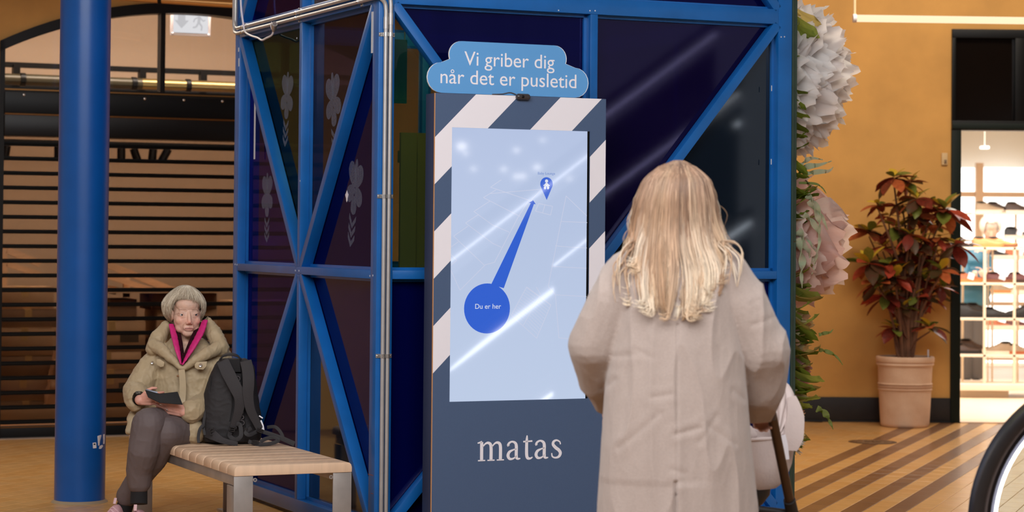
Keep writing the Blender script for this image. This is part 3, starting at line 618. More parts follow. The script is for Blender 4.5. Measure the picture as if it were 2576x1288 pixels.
# ------------------------------------------------------------------ information kiosk
KG = 0.28; KO = C0 - W * KG
k0 = onplane(1091, 700, KO, W); k1 = onplane(1521.5, 640, KO, W); kt = onplane(1093, 233.5, KO, W).z
KW = (k1 - k0).dot(U); KF = frame(V((k0.x, k0.y, 0)), U, W, Z); KI = KF.inverted(); KD = 0.115
def kz(x, y): q = KI @ onplane(x, y, KO, W); return q.x, q.z
s0 = kz(1128.5, 1011); s1 = kz(1480.5, 330.5); sL = kz(1134, 665)[0]; sR = kz(1476, 665)[0] ; sB = s0[1]; sT = s1[1]
kio = thing('information_kiosk', 'tall slate blue touchscreen kiosk with white diagonal stripes in front of the cage', 'kiosk', KF @ V((KW / 2, 0.05, 0)))
mb = MB(); mb.box(KF, 0.0, KW, 0.012, KD, 0, kt); mb.build('body', mat('kiosk_side', (44, 54, 84), 0.5), kio, bevel=0.002)
mb = MB(); e = 0.0
for q in ((0, sL, 0, kt), (sR + 0.012, KW, 0, kt), (sL, sR + 0.012, sT, kt), (sL, sR + 0.012, 0, sB)): mb.box(KF, q[0], q[1], 0.0, 0.010, q[2], q[3])
mb.build('front_panel', M_navy, kio)
mb = MB(); mb.box(KF, -0.003, 0.0, 0.0, 0.007, 0, kt); mb.build('edge_strip', mat('raw_mdf_edge', (196, 140, 92), 0.7), kio, label='bare wood coloured front edge')
mb = MB(); mb.box(KF, sR, sR + 0.012, 0.006, 0.0115, sB, sT); mb.build('screen_bezel', M_black, kio)
c0 = kz(1197.5, 237)[0]; per = 0.432
for k in range(4):
    a, b = c0 + per * k, c0 + per * k + per / 2         # white where u + (kt - z) lies in [a, b]
    if k < 3: poly = [(a, kt), (b, kt), (b - 3, kt - 3), (a - 3, kt - 3)]
    poly = [(a, kt), (b, kt), (b - 3.0, kt - 3.0), (a - 3.0, kt - 3.0)]
    for rect in ((0, sL, 0.35 if k < 3 else 9, kt), (sL, sR + 0.012, sT, kt), (sR + 0.012, KW, sB - 0.2, kt)):
        if rect[2] > 5: continue
        pl = cliprect(poly, *rect)
        if len(pl) > 2: mb = MB(); mb.prism(pl, KF, -0.0006, 0.0002); mb.build('stripe', M_white, kio, label='white diagonal stripe')
scr = MB(); scr.box(KF, sL, sR, 0.004, 0.0115, sB, sT)
SCE = 0.82
M_scr = emit('screen_glow', (198, 214, 246), SCE, 0.9)
nt = M_scr.node_tree; b = nt.nodes['Principled BSDF']; tc = nt.nodes.new('ShaderNodeTexCoord'); sp = nt.nodes.new('ShaderNodeSeparateXYZ'); mr = nt.nodes.new('ShaderNodeMapRange'); mx = nt.nodes.new('ShaderNodeMix'); mx.data_type = 'RGBA'
nt.links.new(tc.outputs['Generated'], sp.inputs[0]); nt.links.new(sp.outputs['Z'], mr.inputs['Value']); nt.links.new(mr.outputs['Result'], mx.inputs['Factor'])
mx.inputs['A'].default_value = lin((206, 222, 250)); mx.inputs['B'].default_value = lin((192, 208, 242)); nt.links.new(mx.outputs['Result'], b.inputs['Emission Color'])
screen = scr.build('screen', M_scr, kio)
M_map = emit('map_line', (226, 230, 250), SCE, 0.9); M_mark = emit('map_blue', (52, 104, 224), SCE, 0.9); M_lbl = emit('map_label', (120, 150, 214), SCE, 0.9); M_mw = emit('map_white', (236, 240, 252), SCE, 0.9)
def mapline(pxs, w, m, name='map_line', d=0.0036):
    mb = MB(); q = [kz(*p) for p in pxs]
    for a, b in zip(q[:-1], q[1:]):
        A, B = KF @ V((a[0], d, a[1])), KF @ V((b[0], d, b[1])); mb.bar(A, B, w, 0.0004, W)
    return mb
lines = [[(1235, 487), (1362, 476), (1332, 510)], [(1262, 452), (1235, 471), (1345, 508)], [(1248, 478), (1217, 497), (1310, 545)], [(1233, 506), (1193, 532), (1240, 566), (1282, 584)], [(1204, 540), (1172, 561), (1240, 612), (1262, 622)],
         [(1178, 569), (1142, 594), (1220, 668)], [(1154, 608), (1135, 622)], [(1135, 680), (1158, 730), (1222, 666), (1245, 660), (1305, 545), (1330, 505)], [(1135, 640), (1150, 655), (1135, 668)],
         [(1356, 512), (1391, 519), (1386, 541), (1348, 531), (1356, 512)], [(1372, 515), (1366, 536)], [(1425, 493), (1380, 720), (1398, 741), (1407, 850), (1440, 853)], [(1413, 557), (1478, 560)], [(1398, 618), (1412, 620), (1477, 624)], [(1388, 670), (1476, 675)], [(1400, 742), (1476, 746)], [(1425, 493), (1477, 543)],
         [(1326, 722), (1387, 767), (1351, 851), (1287, 793), (1326, 722)], [(1358, 745), (1318, 818)], [(1350, 722), (1362, 742)]]
mb = MB()
for l in lines:
    q = mapline(l, 0.0028, None); mb.add(q.v, q.f)
for i in range(12):
    for a, b, c, d in (((1326, 724), (1287, 793), (1354, 744), (1314, 813)), ((1360, 748), (1322, 818), (1386, 768), (1350, 848))):
        f = i / 12; q = mapline([(a[0] + (b[0] - a[0]) * f, a[1] + (b[1] - a[1]) * f), (c[0] + (d[0] - c[0]) * f, c[1] + (d[1] - c[1]) * f)], 0.0015, None); mb.add(q.v, q.f)
mb.build('map_outlines', emit('map_line_soft', (216, 222, 246), SCE, 0.9), kio)
mb = MB(); mb.prism([kz(x, y) for x, y in ((1342, 504), (1348.5, 514), (1344, 513), (1268, 725), (1236, 716), (1336, 511), (1331, 510))], KF, 0.0030, 0.0036); mb.build('route_arrow', M_mark, kio)
cc = kz(1226, 776); mb = MB(); rr = kz(1226, 713)[1] - cc[1]; mb.prism([(cc[0] + rr * 1.0 * math.cos(2 * math.pi * i / 48), cc[1] + rr * math.sin(2 * math.pi * i / 48)) for i in range(48)], KF, 0.0026, 0.0036); mb.build('position_disc', M_mark, kio)
pc2 = kz(1375.5, 463); pr2 = 0.032; tip = kz(1376, 503)
mb = MB(); mb.prism([(pc2[0] + pr2 * math.cos(R(a)), pc2[1] + pr2 * math.sin(R(a))) for a in range(-25, 206, 11)] + [tip], KF, 0.0028, 0.0036); mb.build('map_pin', M_mark, kio)
mb = MB()
def disc(cx, cz, rx, rz, n=14): return [(cx + rx * math.cos(2 * math.pi * i / n), cz + rz * math.sin(2 * math.pi * i / n)) for i in range(n)]
mb.prism(disc(pc2[0], pc2[1] + 0.014, 0.008, 0.008), KF, 0.0022, 0.0028); mb.prism(disc(pc2[0], pc2[1] - 0.003, 0.009, 0.009), KF, 0.0022, 0.0028)
for s in (-1, 1):
    mb.prism([(pc2[0], pc2[1] + 0.005), (pc2[0] + s * 0.017, pc2[1] - 0.006), (pc2[0] + s * 0.014, pc2[1] - 0.010), (pc2[0], pc2[1] - 0.003)], KF, 0.0021, 0.0027)
    mb.prism(disc(pc2[0] + s * 0.008, pc2[1] - 0.017, 0.0055, 0.008), KF, 0.0022, 0.0028)
mb.build('baby_symbol', M_mw, kio)
def put_text(s, m, parent, name, fr, x0, z0, w, h=None, d=-0.001, shear=0.0):
    me = text_mesh(s, m, w, h); return link(name, me, parent, fr @ Matrix.Translation((x0, d, z0)) @ Matrix.Rotation(R(90), 4, 'X'))
a = kz(1196, 777); b = kz(1261, 777); put_text('Du er her', M_mw, kio, 'label_text', KF, a[0], a[1], b[0] - a[0], None, 0.0022)
a = kz(1354, 441); b = kz(1397, 441); put_text('Baby Lounge', M_lbl, kio, 'label_text', KF, a[0], a[1], b[0] - a[0], None, 0.0030)
# serif word on the foot of the kiosk, strokes drawn one by one
def stroke(mb, pts, ws, x0, z0, s):
    c = catmull([V((p[0], p[1], 0)) for p in pts], 8); w = lerps(ws, len(c)); n = len(c); vs = []
    for i in range(n):
        t = (c[min(i + 1, n - 1)] - c[max(i - 1, 0)]).normalized(); nn = V((-t.y, t.x, 0)) * w[i] / 2
        for q in (c[i] - nn, c[i] + nn):
            for d in (-0.0014, 0.0002): vs.append(KF @ V((x0 + q.x * s, d, z0 + q.y * s)))
    fs = []
    for i in range(n - 1):
        k = i * 4; fs += [(k, k + 2, k + 6, k + 4), (k + 1, k + 5, k + 7, k + 3), (k, k + 4, k + 5, k + 1), (k + 2, k + 3, k + 7, k + 6)]
    fs += [(0, 1, 3, 2), (n * 4 - 4, n * 4 - 2, n * 4 - 1, n * 4 - 3)]
    mb.add(vs, fs)
GL = {'m': (1.62, [([(.02, .93), (.12, .95), (.27, 1.0)], [.06, .08, .10]), ([(.25, .98), (.25, .5), (.25, .03)], [.17, .17, .17]), ([(.05, .03), (.45, .03)], [.065, .065]),
               ([(.30, .72), (.45, .88), (.60, .93), (.73, .86), (.78, .66), (.78, .03)], [.05, .08, .13, .16, .17, .17]), ([(.58, .03), (.98, .03)], [.065, .065]),
               ([(.83, .72), (.98, .88), (1.13, .93), (1.26, .86), (1.31, .66), (1.31, .03)], [.05, .08, .13, .16, .17, .17]), ([(1.11, .03), (1.51, .03)], [.065, .065])]),
      'a': (0.94, [([(.12, .74), (.17, .87), (.34, .95), (.52, .88), (.59, .70), (.59, .2), (.66, .06), (.82, .07)], [.15, .11, .09, .14, .17, .17, .12, .05]), ([(.13, .76), (.15, .72)], [.14, .12]),
               ([(.60, .57), (.40, .52), (.20, .42), (.12, .24), (.20, .08), (.36, .06), (.52, .13), (.60, .22)], [.06, .08, .14, .17, .14, .10, .07, .05])]),
      't': (0.66, [([(.26, 1.25), (.24, .9), (.24, .28), (.30, .08), (.45, .05), (.58, .12)], [.05, .16, .17, .16, .10, .05]), ([(.04, .93), (.56, .95)], [.085, .085])]),
      's': (0.74, [([(.58, .73), (.54, .86), (.36, .95), (.19, .88), (.16, .73), (.30, .57), (.48, .44), (.58, .28), (.50, .1), (.30, .04), (.12, .11), (.08, .29)], [.06, .07, .09, .13, .16, .17, .17, .17, .13, .09, .08, .06])])}
a = kz(1200, 1160.5); b = kz(1411, 1154.5); tot = sum(GL[c][0] for c in 'matas') - 0.12; sc = (b[0] - a[0]) / tot; x = a[0]
for c in 'matas':
    mb = MB()
    for pts, ws in GL[c][1]: stroke(mb, pts, ws, x, a[1], sc)
    mb.build('letter_' + c, M_white, kio); x += GL[c][0] * sc
# cloud shaped topper with its lettering
M_cloud = mat('cloud_blue', (92, 156, 214), 0.45)
def arcpts(cx, cz, r, a0, a1, n=10): return [(cx + r * math.cos(R(a0 + (a1 - a0) * i / n)), cz + r * math.sin(R(a0 + (a1 - a0) * i / n))) for i in range(n + 1)]
lb, rb = kz(1076, 196), kz(1482, 208); tl, trr = kz(1131, 130), kz(1427, 140); zb = kt + 0.0; zmid = kz(1110, 156)[1]; ztop = kz(1180, 104)[1]
zb2 = kz(1076, 232)[1]; r1 = (zmid - zb2) / 2; r2 = (ztop - zmid) * 0.62
outl = arcpts(lb[0] + r1, zb2 + r1, r1, 270, 90) + arcpts(tl[0] + r2, ztop - r2, r2, 200, 90) + arcpts(trr[0] - r2, ztop - r2, r2, 90, -20) + arcpts(rb[0] - r1, zb2 + r1, r1, 90, -90)
mb = MB(); mb.prism(outl, KF, 0.006, 0.016); mb.build('topper_board', mat('foamboard_white', (232, 232, 236), 0.6), kio, label='white foam edge of the cloud topper')
ins = 0.004; mb = MB(); mb.prism([(x + (-ins if x > (lb[0] + rb[0]) / 2 else 0.0015), z) for x, z in outl], KF, 0.0050, 0.0059); mb.build('topper_face', M_cloud, kio, label='sky blue cloud shaped face')
a = kz(1169, 166); b = kz(1396, 166); put_text('Vi griber dig', M_white, kio, 'topper_text', KF, a[0], kz(1230, 176)[1] - 0.003, b[0] - a[0], None, 0.0046)
a = kz(1109, 212); b = kz(1451, 212); put_text('når det er pusletid', M_white, kio, 'topper_text', KF, a[0], kz(1310, 226)[1] - 0.004, b[0] - a[0], None, 0.0046)
for x in (1140, 1290, 1420):
    q = kz(x, 240); mb = MB(); mb.box(KF, q[0] - 0.012, q[0] + 0.012, 0.016, 0.026, kt - 0.0, zb2 + 0.09); mb.build('topper_bracket', M_galv, kio)
sn = kz(1313, 243); ks = thing('kiosk_sensor', 'small dark oval camera clipped on the kiosk top edge', 'camera', KF @ V((sn[0], 0, kt)))
mb = MB(); mb.tube([KF @ V((sn[0] - 0.022, -0.012, sn[1] - 0.002)), KF @ V((sn[0] + 0.022, -0.012, sn[1] - 0.002))], 0.015, 14); mb.ball(KF @ V((sn[0] - 0.022, -0.012, sn[1] - 0.002)), 0.015); mb.ball(KF @ V((sn[0] + 0.022, -0.012, sn[1] - 0.002)), 0.015); mb.build('housing', mat('sensor_dark', (60, 54, 54), 0.25), ks, True)
mb = MB(); mb.ball(KF @ V((sn[0] - 0.006, -0.024, sn[1] - 0.002)), 0.007); mb.build('lens', M_black, ks, True)
mb = MB(); mb.tube(catmull([KF @ V((sn[0] - 0.03, 0.0, kt + 0.006)), KF @ V((sn[0] - 0.06, 0.002, kt + 0.014)), KF @ V((sn[0] - 0.1, 0.003, kt + 0.006)), KF @ V((sn[0] - 0.15, 0.004, kt + 0.003))], 6), 0.0025, 6); mb.build('lead', mat('dark_lead', (80, 74, 76), 0.4), ks, True)
# ------------------------------------------------------------------ right wall, doorway and the shoe shop
XJ = P(2391, 700, YR).x; XJ2 = P(2415, 700, YR).x; ZL = P(2450, 74, YR).z; ZO = P(2450, 328, YR).z; I4 = Matrix()
mb = MB(); mb.box(I4, 1.0, XJ, YR, YR + 0.25, 0, 5.6); mb.box(I4, XJ, 5.6, YR, YR + 0.25, ZL, 5.6); mb.box(I4, 5.6, 9, YR, YR + 0.25, 0, 5.6)
tag(mb.build('wall_right', M_orange), kind='structure')
ZBB = P(2150, 999, YR).z
mb = MB(); mb.box(I4, 1.2, XJ, YR - 0.02, YR, 0.012, ZBB); mb.box(I4, 1.2, XJ, YR - 0.03, YR, 0, 0.012); tag(mb.build('baseboard_right', M_darkbase, bevel=0.003), kind='structure')
dr = thing('door_1', 'open shop doorway with dark green frame and dark transom window', None, (XJ, YR, 0), kind='structure')
mb = MB(); mb.box(I4, XJ, XJ2, YR - 0.03, YR + 0.2, 0, ZO); mb.build('door_jamb', M_doorgreen, dr, bevel=0.004)
za, zb_ = P(2450, 96, YR).z, P(2450, 304, YR).z; xg = P(2403, 200, YR).x; xm = P(2552, 200, YR).x
for q in ((XJ, 5.6, za, ZL), (XJ, 5.6, ZO, zb_), (XJ, xg, zb_, za), (xm, xm + 0.09, zb_, za)):
    mb = MB(); mb.box(I4, q[0], q[1], YR - 0.03, YR + 0.12, q[2], q[3]); mb.build('transom_frame', M_black, dr, bevel=0.003)
mb = MB(); mb.box(I4, XJ, 5.6, YR - 0.045, YR - 0.03, ZO + 0.01, ZO + 0.055); mb.build('transom_moulding', M_doorgreen, dr, bevel=0.004)
M_tpane = mat('transom_dark_glass', (16, 10, 7), 0.15, spec=0.3)
for x0, x1 in ((xg, xm), (xm + 0.09, 5.6)):
    mb = MB(); mb.box(I4, x0, x1, YR + 0.03, YR + 0.036, zb_, za); mb.build('transom_pane', M_tpane, dr)
mb = MB(); mb.box(I4, XJ2, 5.6, YR - 0.05, YR + 0.25, 0.0, 0.010); tag(mb.build('trim_3', mat('door_threshold', (226, 196, 168), 0.4)), kind='structure')
M_shopwall = mat('shop_cream', (228, 220, 208), 0.8)
mb = MB(); mb.box(I4, 2.6, 6.6, 25.4, 25.5, 0, 2.7); mb.box(I4, 2.5, 2.6, YR + 0.25, 25.4, 0, 2.7); mb.box(I4, 6.6, 6.7, YR + 0.25, 25.4, 0, 2.7); mb.box(I4, 2.5, 6.7, YR + 0.25, 25.5, 2.7, 2.8); tag(mb.build('wall_shop', M_shopwall), kind='structure')
mb = MB(); mb.box(I4, 2.6, 6.6, YR + 0.25, 25.4, 0.0, 0.008)
tag(mb.build('trim_4', mat('shop_floor_wood', (236, 212, 184), 0.4, 0, 0.08, 4, stretch=(1, 8, 1))), kind='structure')
area('shop_lamp', (4.3, 20.8, 2.66), (4.3, 20.9, 0), 2.4, 4.0, 175, (1.0, 0.97, 0.93))
area('shop_entry_lamp', (4.1, 18.7, 2.66), (4.1, 19.4, 0), 1.8, 0.8, 70, (1.0, 0.94, 0.86))
M_lb = emit('lightbox_white', (255, 250, 242), 2.4)
lb_ = thing('lightbox_wall', 'big glowing white panels with wooden rails behind the shoe shelves', 'lightbox', (4.8, 25.0, 0))
for x0, x1 in ((2403, 2452), (2472, 2600)):
    for y0, y1 in ((422, 484), (495, 620), (628, 760), (768, 900), (905, 965)):
        a = P(x0, y1, 25.2); bq = P(x1, y0, 25.2); mb = MB(); mb.box(I4, a.x, bq.x, 25.2, 25.24, max(a.z, 0.05), bq.z); mb.build('light_panel', M_lb, lb_)
M_shelfwood = mat('shop_pale_wood', (222, 188, 156), 0.5, 0, 0.06, 6)
for y0, y1 in ((484, 495), (620, 628), (760, 768), (900, 905), (965, 978)):
    a = P(2400, y1, 25.15); bq = P(2610, y0, 25.15); mb = MB(); mb.box(I4, a.x, bq.x, 25.12, 25.19, max(a.z, 0.008), bq.z); mb.build('wooden_rail', M_shelfwood, lb_)
a = P(2451, 980, 25.1); bq = P(2472, 410, 25.1); mb = MB(); mb.box(I4, a.x, bq.x, 25.05, 25.11, 0.008, bq.z); mb.build('wooden_upright', M_shelfwood, lb_)
t = thing('ceiling_spotlight', 'small white ceiling light inside the shoe shop', 'ceiling light', P(2477, 371, 22))
a = P(2477, 371, 22); mb = MB(); mb.box(Matrix.Translation(a), -0.04, 0.04, -0.04, 0.04, -0.014, 0.014); mb.build('lamp_body', emit('lamp_white', (255, 250, 240), 3), t, bevel=0.008)
mb = MB(); mb.tube([a + Z * 0.012, V((a.x, a.y, 2.7))], 0.004, 8); mb.build('stem', mat('shop_cream', (0, 0, 0)), t)
# shelf unit
SY = 20.3; SB = [622, 711, 800, 892]
M_shelf = mat('shelf_cream', (240, 222, 200), 0.45); M_post = mat('shelf_post_cream', (232, 214, 190), 0.4)
su = thing('shoe_shelf', 'cream open shelf unit holding shoes inside the bright shop doorway', 'shelf', (4.2, SY, 0)); SX0 = P(2398, 700, SY).x; SX1 = P(2625, 700, SY).x
shelf_z = [P(2480, y, SY).z for y in SB]
for z in shelf_z:
    mb = MB(); mb.box(I4, SX0, SX1, SY, SY + 0.34, z - 0.022, z); mb.build('shelf_board', M_shelf, su, bevel=0.003)
zb0 = P(2480, 965, SY).z; mb = MB(); mb.box(I4, SX0, SX1, SY - 0.12, SY + 0.5, max(zb0 - 0.055, 0.03), zb0); mb.build('plinth_board', M_shelf, su, bevel=0.003)
mb = MB(); mb.box(I4, SX0, SX1 - 0.3, SY + 0.05, SY + 0.45, 0.008, zb0 - 0.055); mb.build('plinth_foot', M_post, su)
for x, w, yy in ((2422, 0.018, SY + 0.30), (2477, 0.022, SY), (2497, 0.014, SY + 0.32), (2552, 0.022, SY), (2561, 0.014, SY + 0.32), (2486, 0.01, SY + 0.33), (2610, 0.022, SY)):
    xx = P(x, 800, yy).x; mb = MB(); mb.box(I4, xx - w / 2, xx + w / 2, yy, yy + 0.02, zb0, shelf_z[0] + (0.0 if yy < SY + 0.1 else 0.02)); mb.build('shelf_post', M_post, su)
# display rail shelf further back
BY = 22.6; BB = [535, 598, 649, 737, 826]
bs = thing('back_display_shelf', 'thin white display shelf unit further back in the shoe shop', 'shelf', (5, BY, 0)); back_z = [P(2500, y, BY).z for y in BB]
for z in back_z:
    mb = MB(); x0 = P(2484 if z < back_z[0] - 0.05 else 2444, 700, BY).x; mb.box(I4, x0, P(2640, 700, BY).x, BY, BY + 0.28, z - 0.018, z); mb.build('shelf_board', M_shelf, bs, bevel=0.003)
for x in (2486, 2570, 2630):
    xx = P(x, 700, BY).x; mb = MB(); mb.box(I4, xx - 0.01, xx + 0.01, BY + 0.26, BY + 0.28, 0.008, back_z[0]); mb.build('shelf_post', M_post, bs)

SHOE = {}
def shoe_meshes(kind):
    if kind in SHOE: return SHOE[kind]
    L, H = 0.29, {'low': 0.095, 'sneaker': 0.115, 'boot': 0.135}[kind]; n = 12
    sole = MB(); up = MB(); rs, ru = [], []
    for i in range(n):
        t = i / (n - 1); x = -L / 2 + L * t
        w = 0.05 * (0.62 + 0.38 * math.sin(math.pi * min(1, t * 1.15))) if t < 0.8 else 0.05 * (0.93 - 2.2 * (t - 0.8) ** 1.3 * 2)
        w = max(w, 0.018) if 0 < i < n - 1 else max(w * 0.8, 0.016)
        lift = 0.012 * max(0, (t - 0.75) / 0.25) ** 2
        rs.append([V((x, w * math.cos(q), (0.014 if math.sin(q) > 0 else -0.014) + 0.014 + lift)) for q in [2 * math.pi * j / 12 + 0.26 for j in range(12)]])
        h = np.interp(t, [0, 0.06, 0.22, 0.36, 0.55, 0.8, 0.95, 1], [H * 0.75, H, H * 0.88, H * 0.92, H * 0.66, H * 0.48, H * 0.36, 0.03])
        ru.append([V((x * 0.985, w * 0.95 * math.cos(q) * (1 - 0.3 * max(0, math.sin(q)) * (t < 0.45)), 0.026 + lift + max(0, math.sin(q)) ** 0.8 * (h - 0.026))) for q in [math.pi * j / 9 for j in range(10)]])
    sole.loft(rs); up.loft(ru)
    op = MB(); op.ball((-L * 0.28, 0, H * 0.90), (0.052, 0.026, 0.012), None, 14, 6)
    lc = MB()
    for k in range(4):
        x = -0.012 + 0.022 * k; z = np.interp(0.5 + x / L, [0.36, 0.55, 0.8], [H * 0.92, H * 0.66, H * 0.48])
        lc.tube([V((x, -0.022, z - 0.012)), V((x + 0.006, 0, z + 0.003)), V((x, 0.022, z - 0.012))], 0.0028, 5)
    SHOE[kind] = (sole, up, op, lc); return SHOE[kind]
SHC = {}
def shoe_part(kind, k, m):
    key = (kind, k, m.name)
    if key not in SHC: SHC[key] = shoe_meshes(kind)[k].mesh(('sole', 'upper', 'opening', 'laces')[k], m, True, None, 60)
    return SHC[key]
def shoe(px, z, Y, kind, up, so, label, flip=1, rz=0.0, tagc=False, grp='shoes on display in the shop'):
    c = P(px, 700, Y); M = Matrix.Translation((c.x, Y, z)) @ Matrix.Rotation(rz + (0 if flip > 0 else math.pi), 4, 'Z')
    t = thing('shoe', label, 'shoe', (c.x, Y, z), grp)
    mu = mat('leather_' + up[0], up[1], 0.55, 0, 0.08, 20); ms_ = mat('sole_' + so[0], so[1], 0.7)
    for k, m in ((0, ms_), (1, mu), (2, M_black), (3, mat('lace_' + up[0], tuple(int(v * 0.6) for v in up[1]), 0.8))):
        link(('sole', 'upper', 'opening', 'laces')[k], shoe_part(kind, k, m), t, M)
    if tagc:
        mb = MB(); q = M @ Matrix.Translation((0.0, -0.052 * flip, 0.055)) @ Matrix.Rotation(0.3, 4, 'Y'); mb.box(q, -0.03, 0.03, -0.003, 0.003, -0.03, 0.03); mb.build('price_tag', M_white, t)
tan, brn, blk, bur, gry, org_, wht, drk = ('tan', (196, 130, 72)), ('brown', (128, 78, 48)), ('black', (28, 24, 24)), ('burgundy', (96, 44, 42)), ('greige', (158, 134, 108)), ('rust', (176, 98, 60)), ('cream', (230, 216, 196)), ('dark brown', (62, 42, 32))
fy = SY + 0.14; by = BY + 0.12; s_ = [z + 0.0005 for z in shelf_z]; b_ = [z + 0.0005 for z in back_z]
for a in ((2430, s_[0], fy, 'low', drk, blk, 'dark shoe with a white tag at the left of the top shelf', 1, 0.2, True), (2484, s_[0], fy, 'low', tan, tan, 'large tan leather shoe in the middle of the top shelf', 1), (2520, s_[0], fy + 0.09, 'low', tan, brn, 'tan shoe pushed behind the large tan one on the top shelf', 1),
          (2438, s_[1], fy, 'low', org_, tan, 'rust tan moccasin with a tag at the left of the second shelf', 1, 0.15, True), (2519, s_[1], fy, 'low', bur, brn, 'burgundy shoe with a tag on the second shelf', 1, 0, True), (2575, s_[1], fy, 'low', bur, drk, 'burgundy shoe cut by the photo edge on the second shelf', 1),
          (2443, s_[2], fy, 'boot', blk, blk, 'black shoe first from the left on the third shelf', 1), (2468, s_[2], fy + 0.08, 'boot', blk, blk, 'black shoe behind the first post of the third shelf', 1), (2508, s_[2], fy, 'low', blk, blk, 'black shoe between the two posts of the third shelf', 1), (2568, s_[2], fy, 'boot', blk, blk, 'black shoe cut by the photo edge on the third shelf', -1),
          (2432, s_[3], fy, 'low', drk, blk, 'dark brown shoe at the left of the fourth shelf', 1), (2452, s_[3], fy + 0.1, 'boot', drk, blk, 'dark boot behind the brown shoe of the fourth shelf', 1), (2508, s_[3], fy, 'sneaker', gry, wht, 'grey beige sneaker on the fourth shelf', -1), (2567, s_[3], fy, 'low', gry, org_, 'grey shoe with orange sole on the fourth shelf', 1),
          (2488, b_[0], by, 'sneaker', gry, wht, 'greige sneaker on the highest display shelf', 1), (2516, b_[0], by + 0.08, 'sneaker', drk, wht, 'dark sneaker behind the greige one on the highest shelf', 1), (2564, b_[0], by, 'sneaker', drk, wht, 'brown sneaker with white sole on the highest shelf at the photo edge', 1),
          (2562, b_[1], by, 'sneaker', blk, wht, 'black sneaker with white sole and tag on the back shelf', 1, 0, True), (2510, b_[2], by, 'low', blk, wht, 'thin dark shoe low behind the second shelf', 1), (2564, b_[2], by, 'sneaker', org_, wht, 'rust sneaker with a tag behind the second shelf', 1, 0, True),
          (2516, b_[3], by, 'sneaker', gry, tan, 'greige sneaker on the back shelf behind the black shoes', 1), (2568, b_[3], by, 'sneaker', gry, wht, 'pale sneaker at the edge behind the black shoes', -1), (2512, b_[4], by, 'low', org_, wht, 'orange brown shoe on the lowest back shelf', 1), (2566, b_[4], by, 'low', bur, wht, 'reddish shoe on the lowest back shelf at the photo edge', 1)):
    shoe(*a)

# ------------------------------------------------------------------ lamps, pipe and switch
pl = thing('pendant_tube_lamp', 'glowing warm white tube lamp hung across the ochre wall', 'lamp', P(2380, 50, 15.5))
a, bq = P(2150, 46, 15.5), P(2640, 53, 15.5); mb = MB(); mb.tube([a, bq], 0.025, 16); mb.build('tube', emit('warm_tube', (255, 226, 186), 1.25), pl, True)
mb = MB(); mb.tube([a - V((0.012, 0, 0)), a + V((0.012, 0, 0))], 0.03, 14); mb.build('end_cap', M_white, pl, True)
for x in (2150, 2600):
    q = P(x, 46, 15.5); mb = MB(); mb.tube([q, V((q.x, q.y, 5.6))], 0.009, 8); mb.build('suspension', mat('lamp_rod', (240, 214, 170), 0.4), pl, True)
pp = thing('brass_pipe', 'brass coloured suspended pipe above the arched fanlight', 'pipe', P(480, 3, 14.8))
a, bq = P(300, -8, 14.8), P(640, 14, 14.8); mb = MB(); mb.tube([a, a.lerp(bq, 0.5), bq], 0.026, 18); mb.build('pipe', mat('brass_pipe', (214, 158, 92), 0.35, 0.5), pp, True)
for f in (0.3, 0.98):
    q = a.lerp(bq, f); mb = MB(); mb.tube([q + V((-0.012, 0, 0)), q + V((0.012, 0, 0))], 0.03, 14); mb.tube([q, V((q.x, q.y, 5.6))], 0.004, 6); mb.build('hanger', M_black, pp, True)
ws = thing('wall_switch', 'small beige wall switch beside the shop doorway', 'switch', P(2375, 400, YR))
a = P(2368, 415, YR); bq = P(2383, 385, YR); mb = MB(); mb.box(I4, a.x, bq.x, YR - 0.018, YR, a.z, bq.z); mb.build('switch_plate', mat('switch_beige', (206, 176, 130), 0.5), ws, bevel=0.004)
a = P(2374, 411, YR); bq = P(2380, 402, YR); mb = MB(); mb.box(I4, a.x, bq.x, YR - 0.028, YR - 0.018, a.z, bq.z); mb.build('key_barrel', mat('switch_brown', (120, 96, 70), 0.4), ws, bevel=0.003)
gr = G(2195, 1112); dg = thing('floor_drain', 'ornate round iron drain cover set in the striped floor', 'drain', gr)
mb = MB(); rx = 0.17
mb.lathe([(0.001, 0.0), (rx, 0.0), (rx, 0.002), (rx - 0.012, 0.003), (0.001, 0.003)], Matrix.Translation(gr), 36, False); mb.build('cover', mat('drain_iron', (92, 66, 44), 0.5, 0.2), dg)
for i in range(10):
    an = 2 * math.pi * i / 10; mb = MB(); c = gr + V((math.cos(an), math.sin(an), 0)) * 0.10
    mb.lathe([(0.022, 0.003), (0.026, 0.0048), (0.034, 0.0048), (0.036, 0.003)], Matrix.Translation(c), 14, False); mb.build('cast_ring', mat('drain_ring', (130, 100, 72), 0.45, 0.3), dg, True)
for i in range(4):
    an = math.pi * i / 4 + 0.2; d = V((math.cos(an), math.sin(an), 0)); mb = MB(); mb.bar(gr + Z * 0.003 - d * 0.06, gr + Z * 0.003 + d * 0.06, 0.01, 0.0018, Z); mb.build('cast_spoke', mat('drain_ring', (0, 0, 0)), dg)

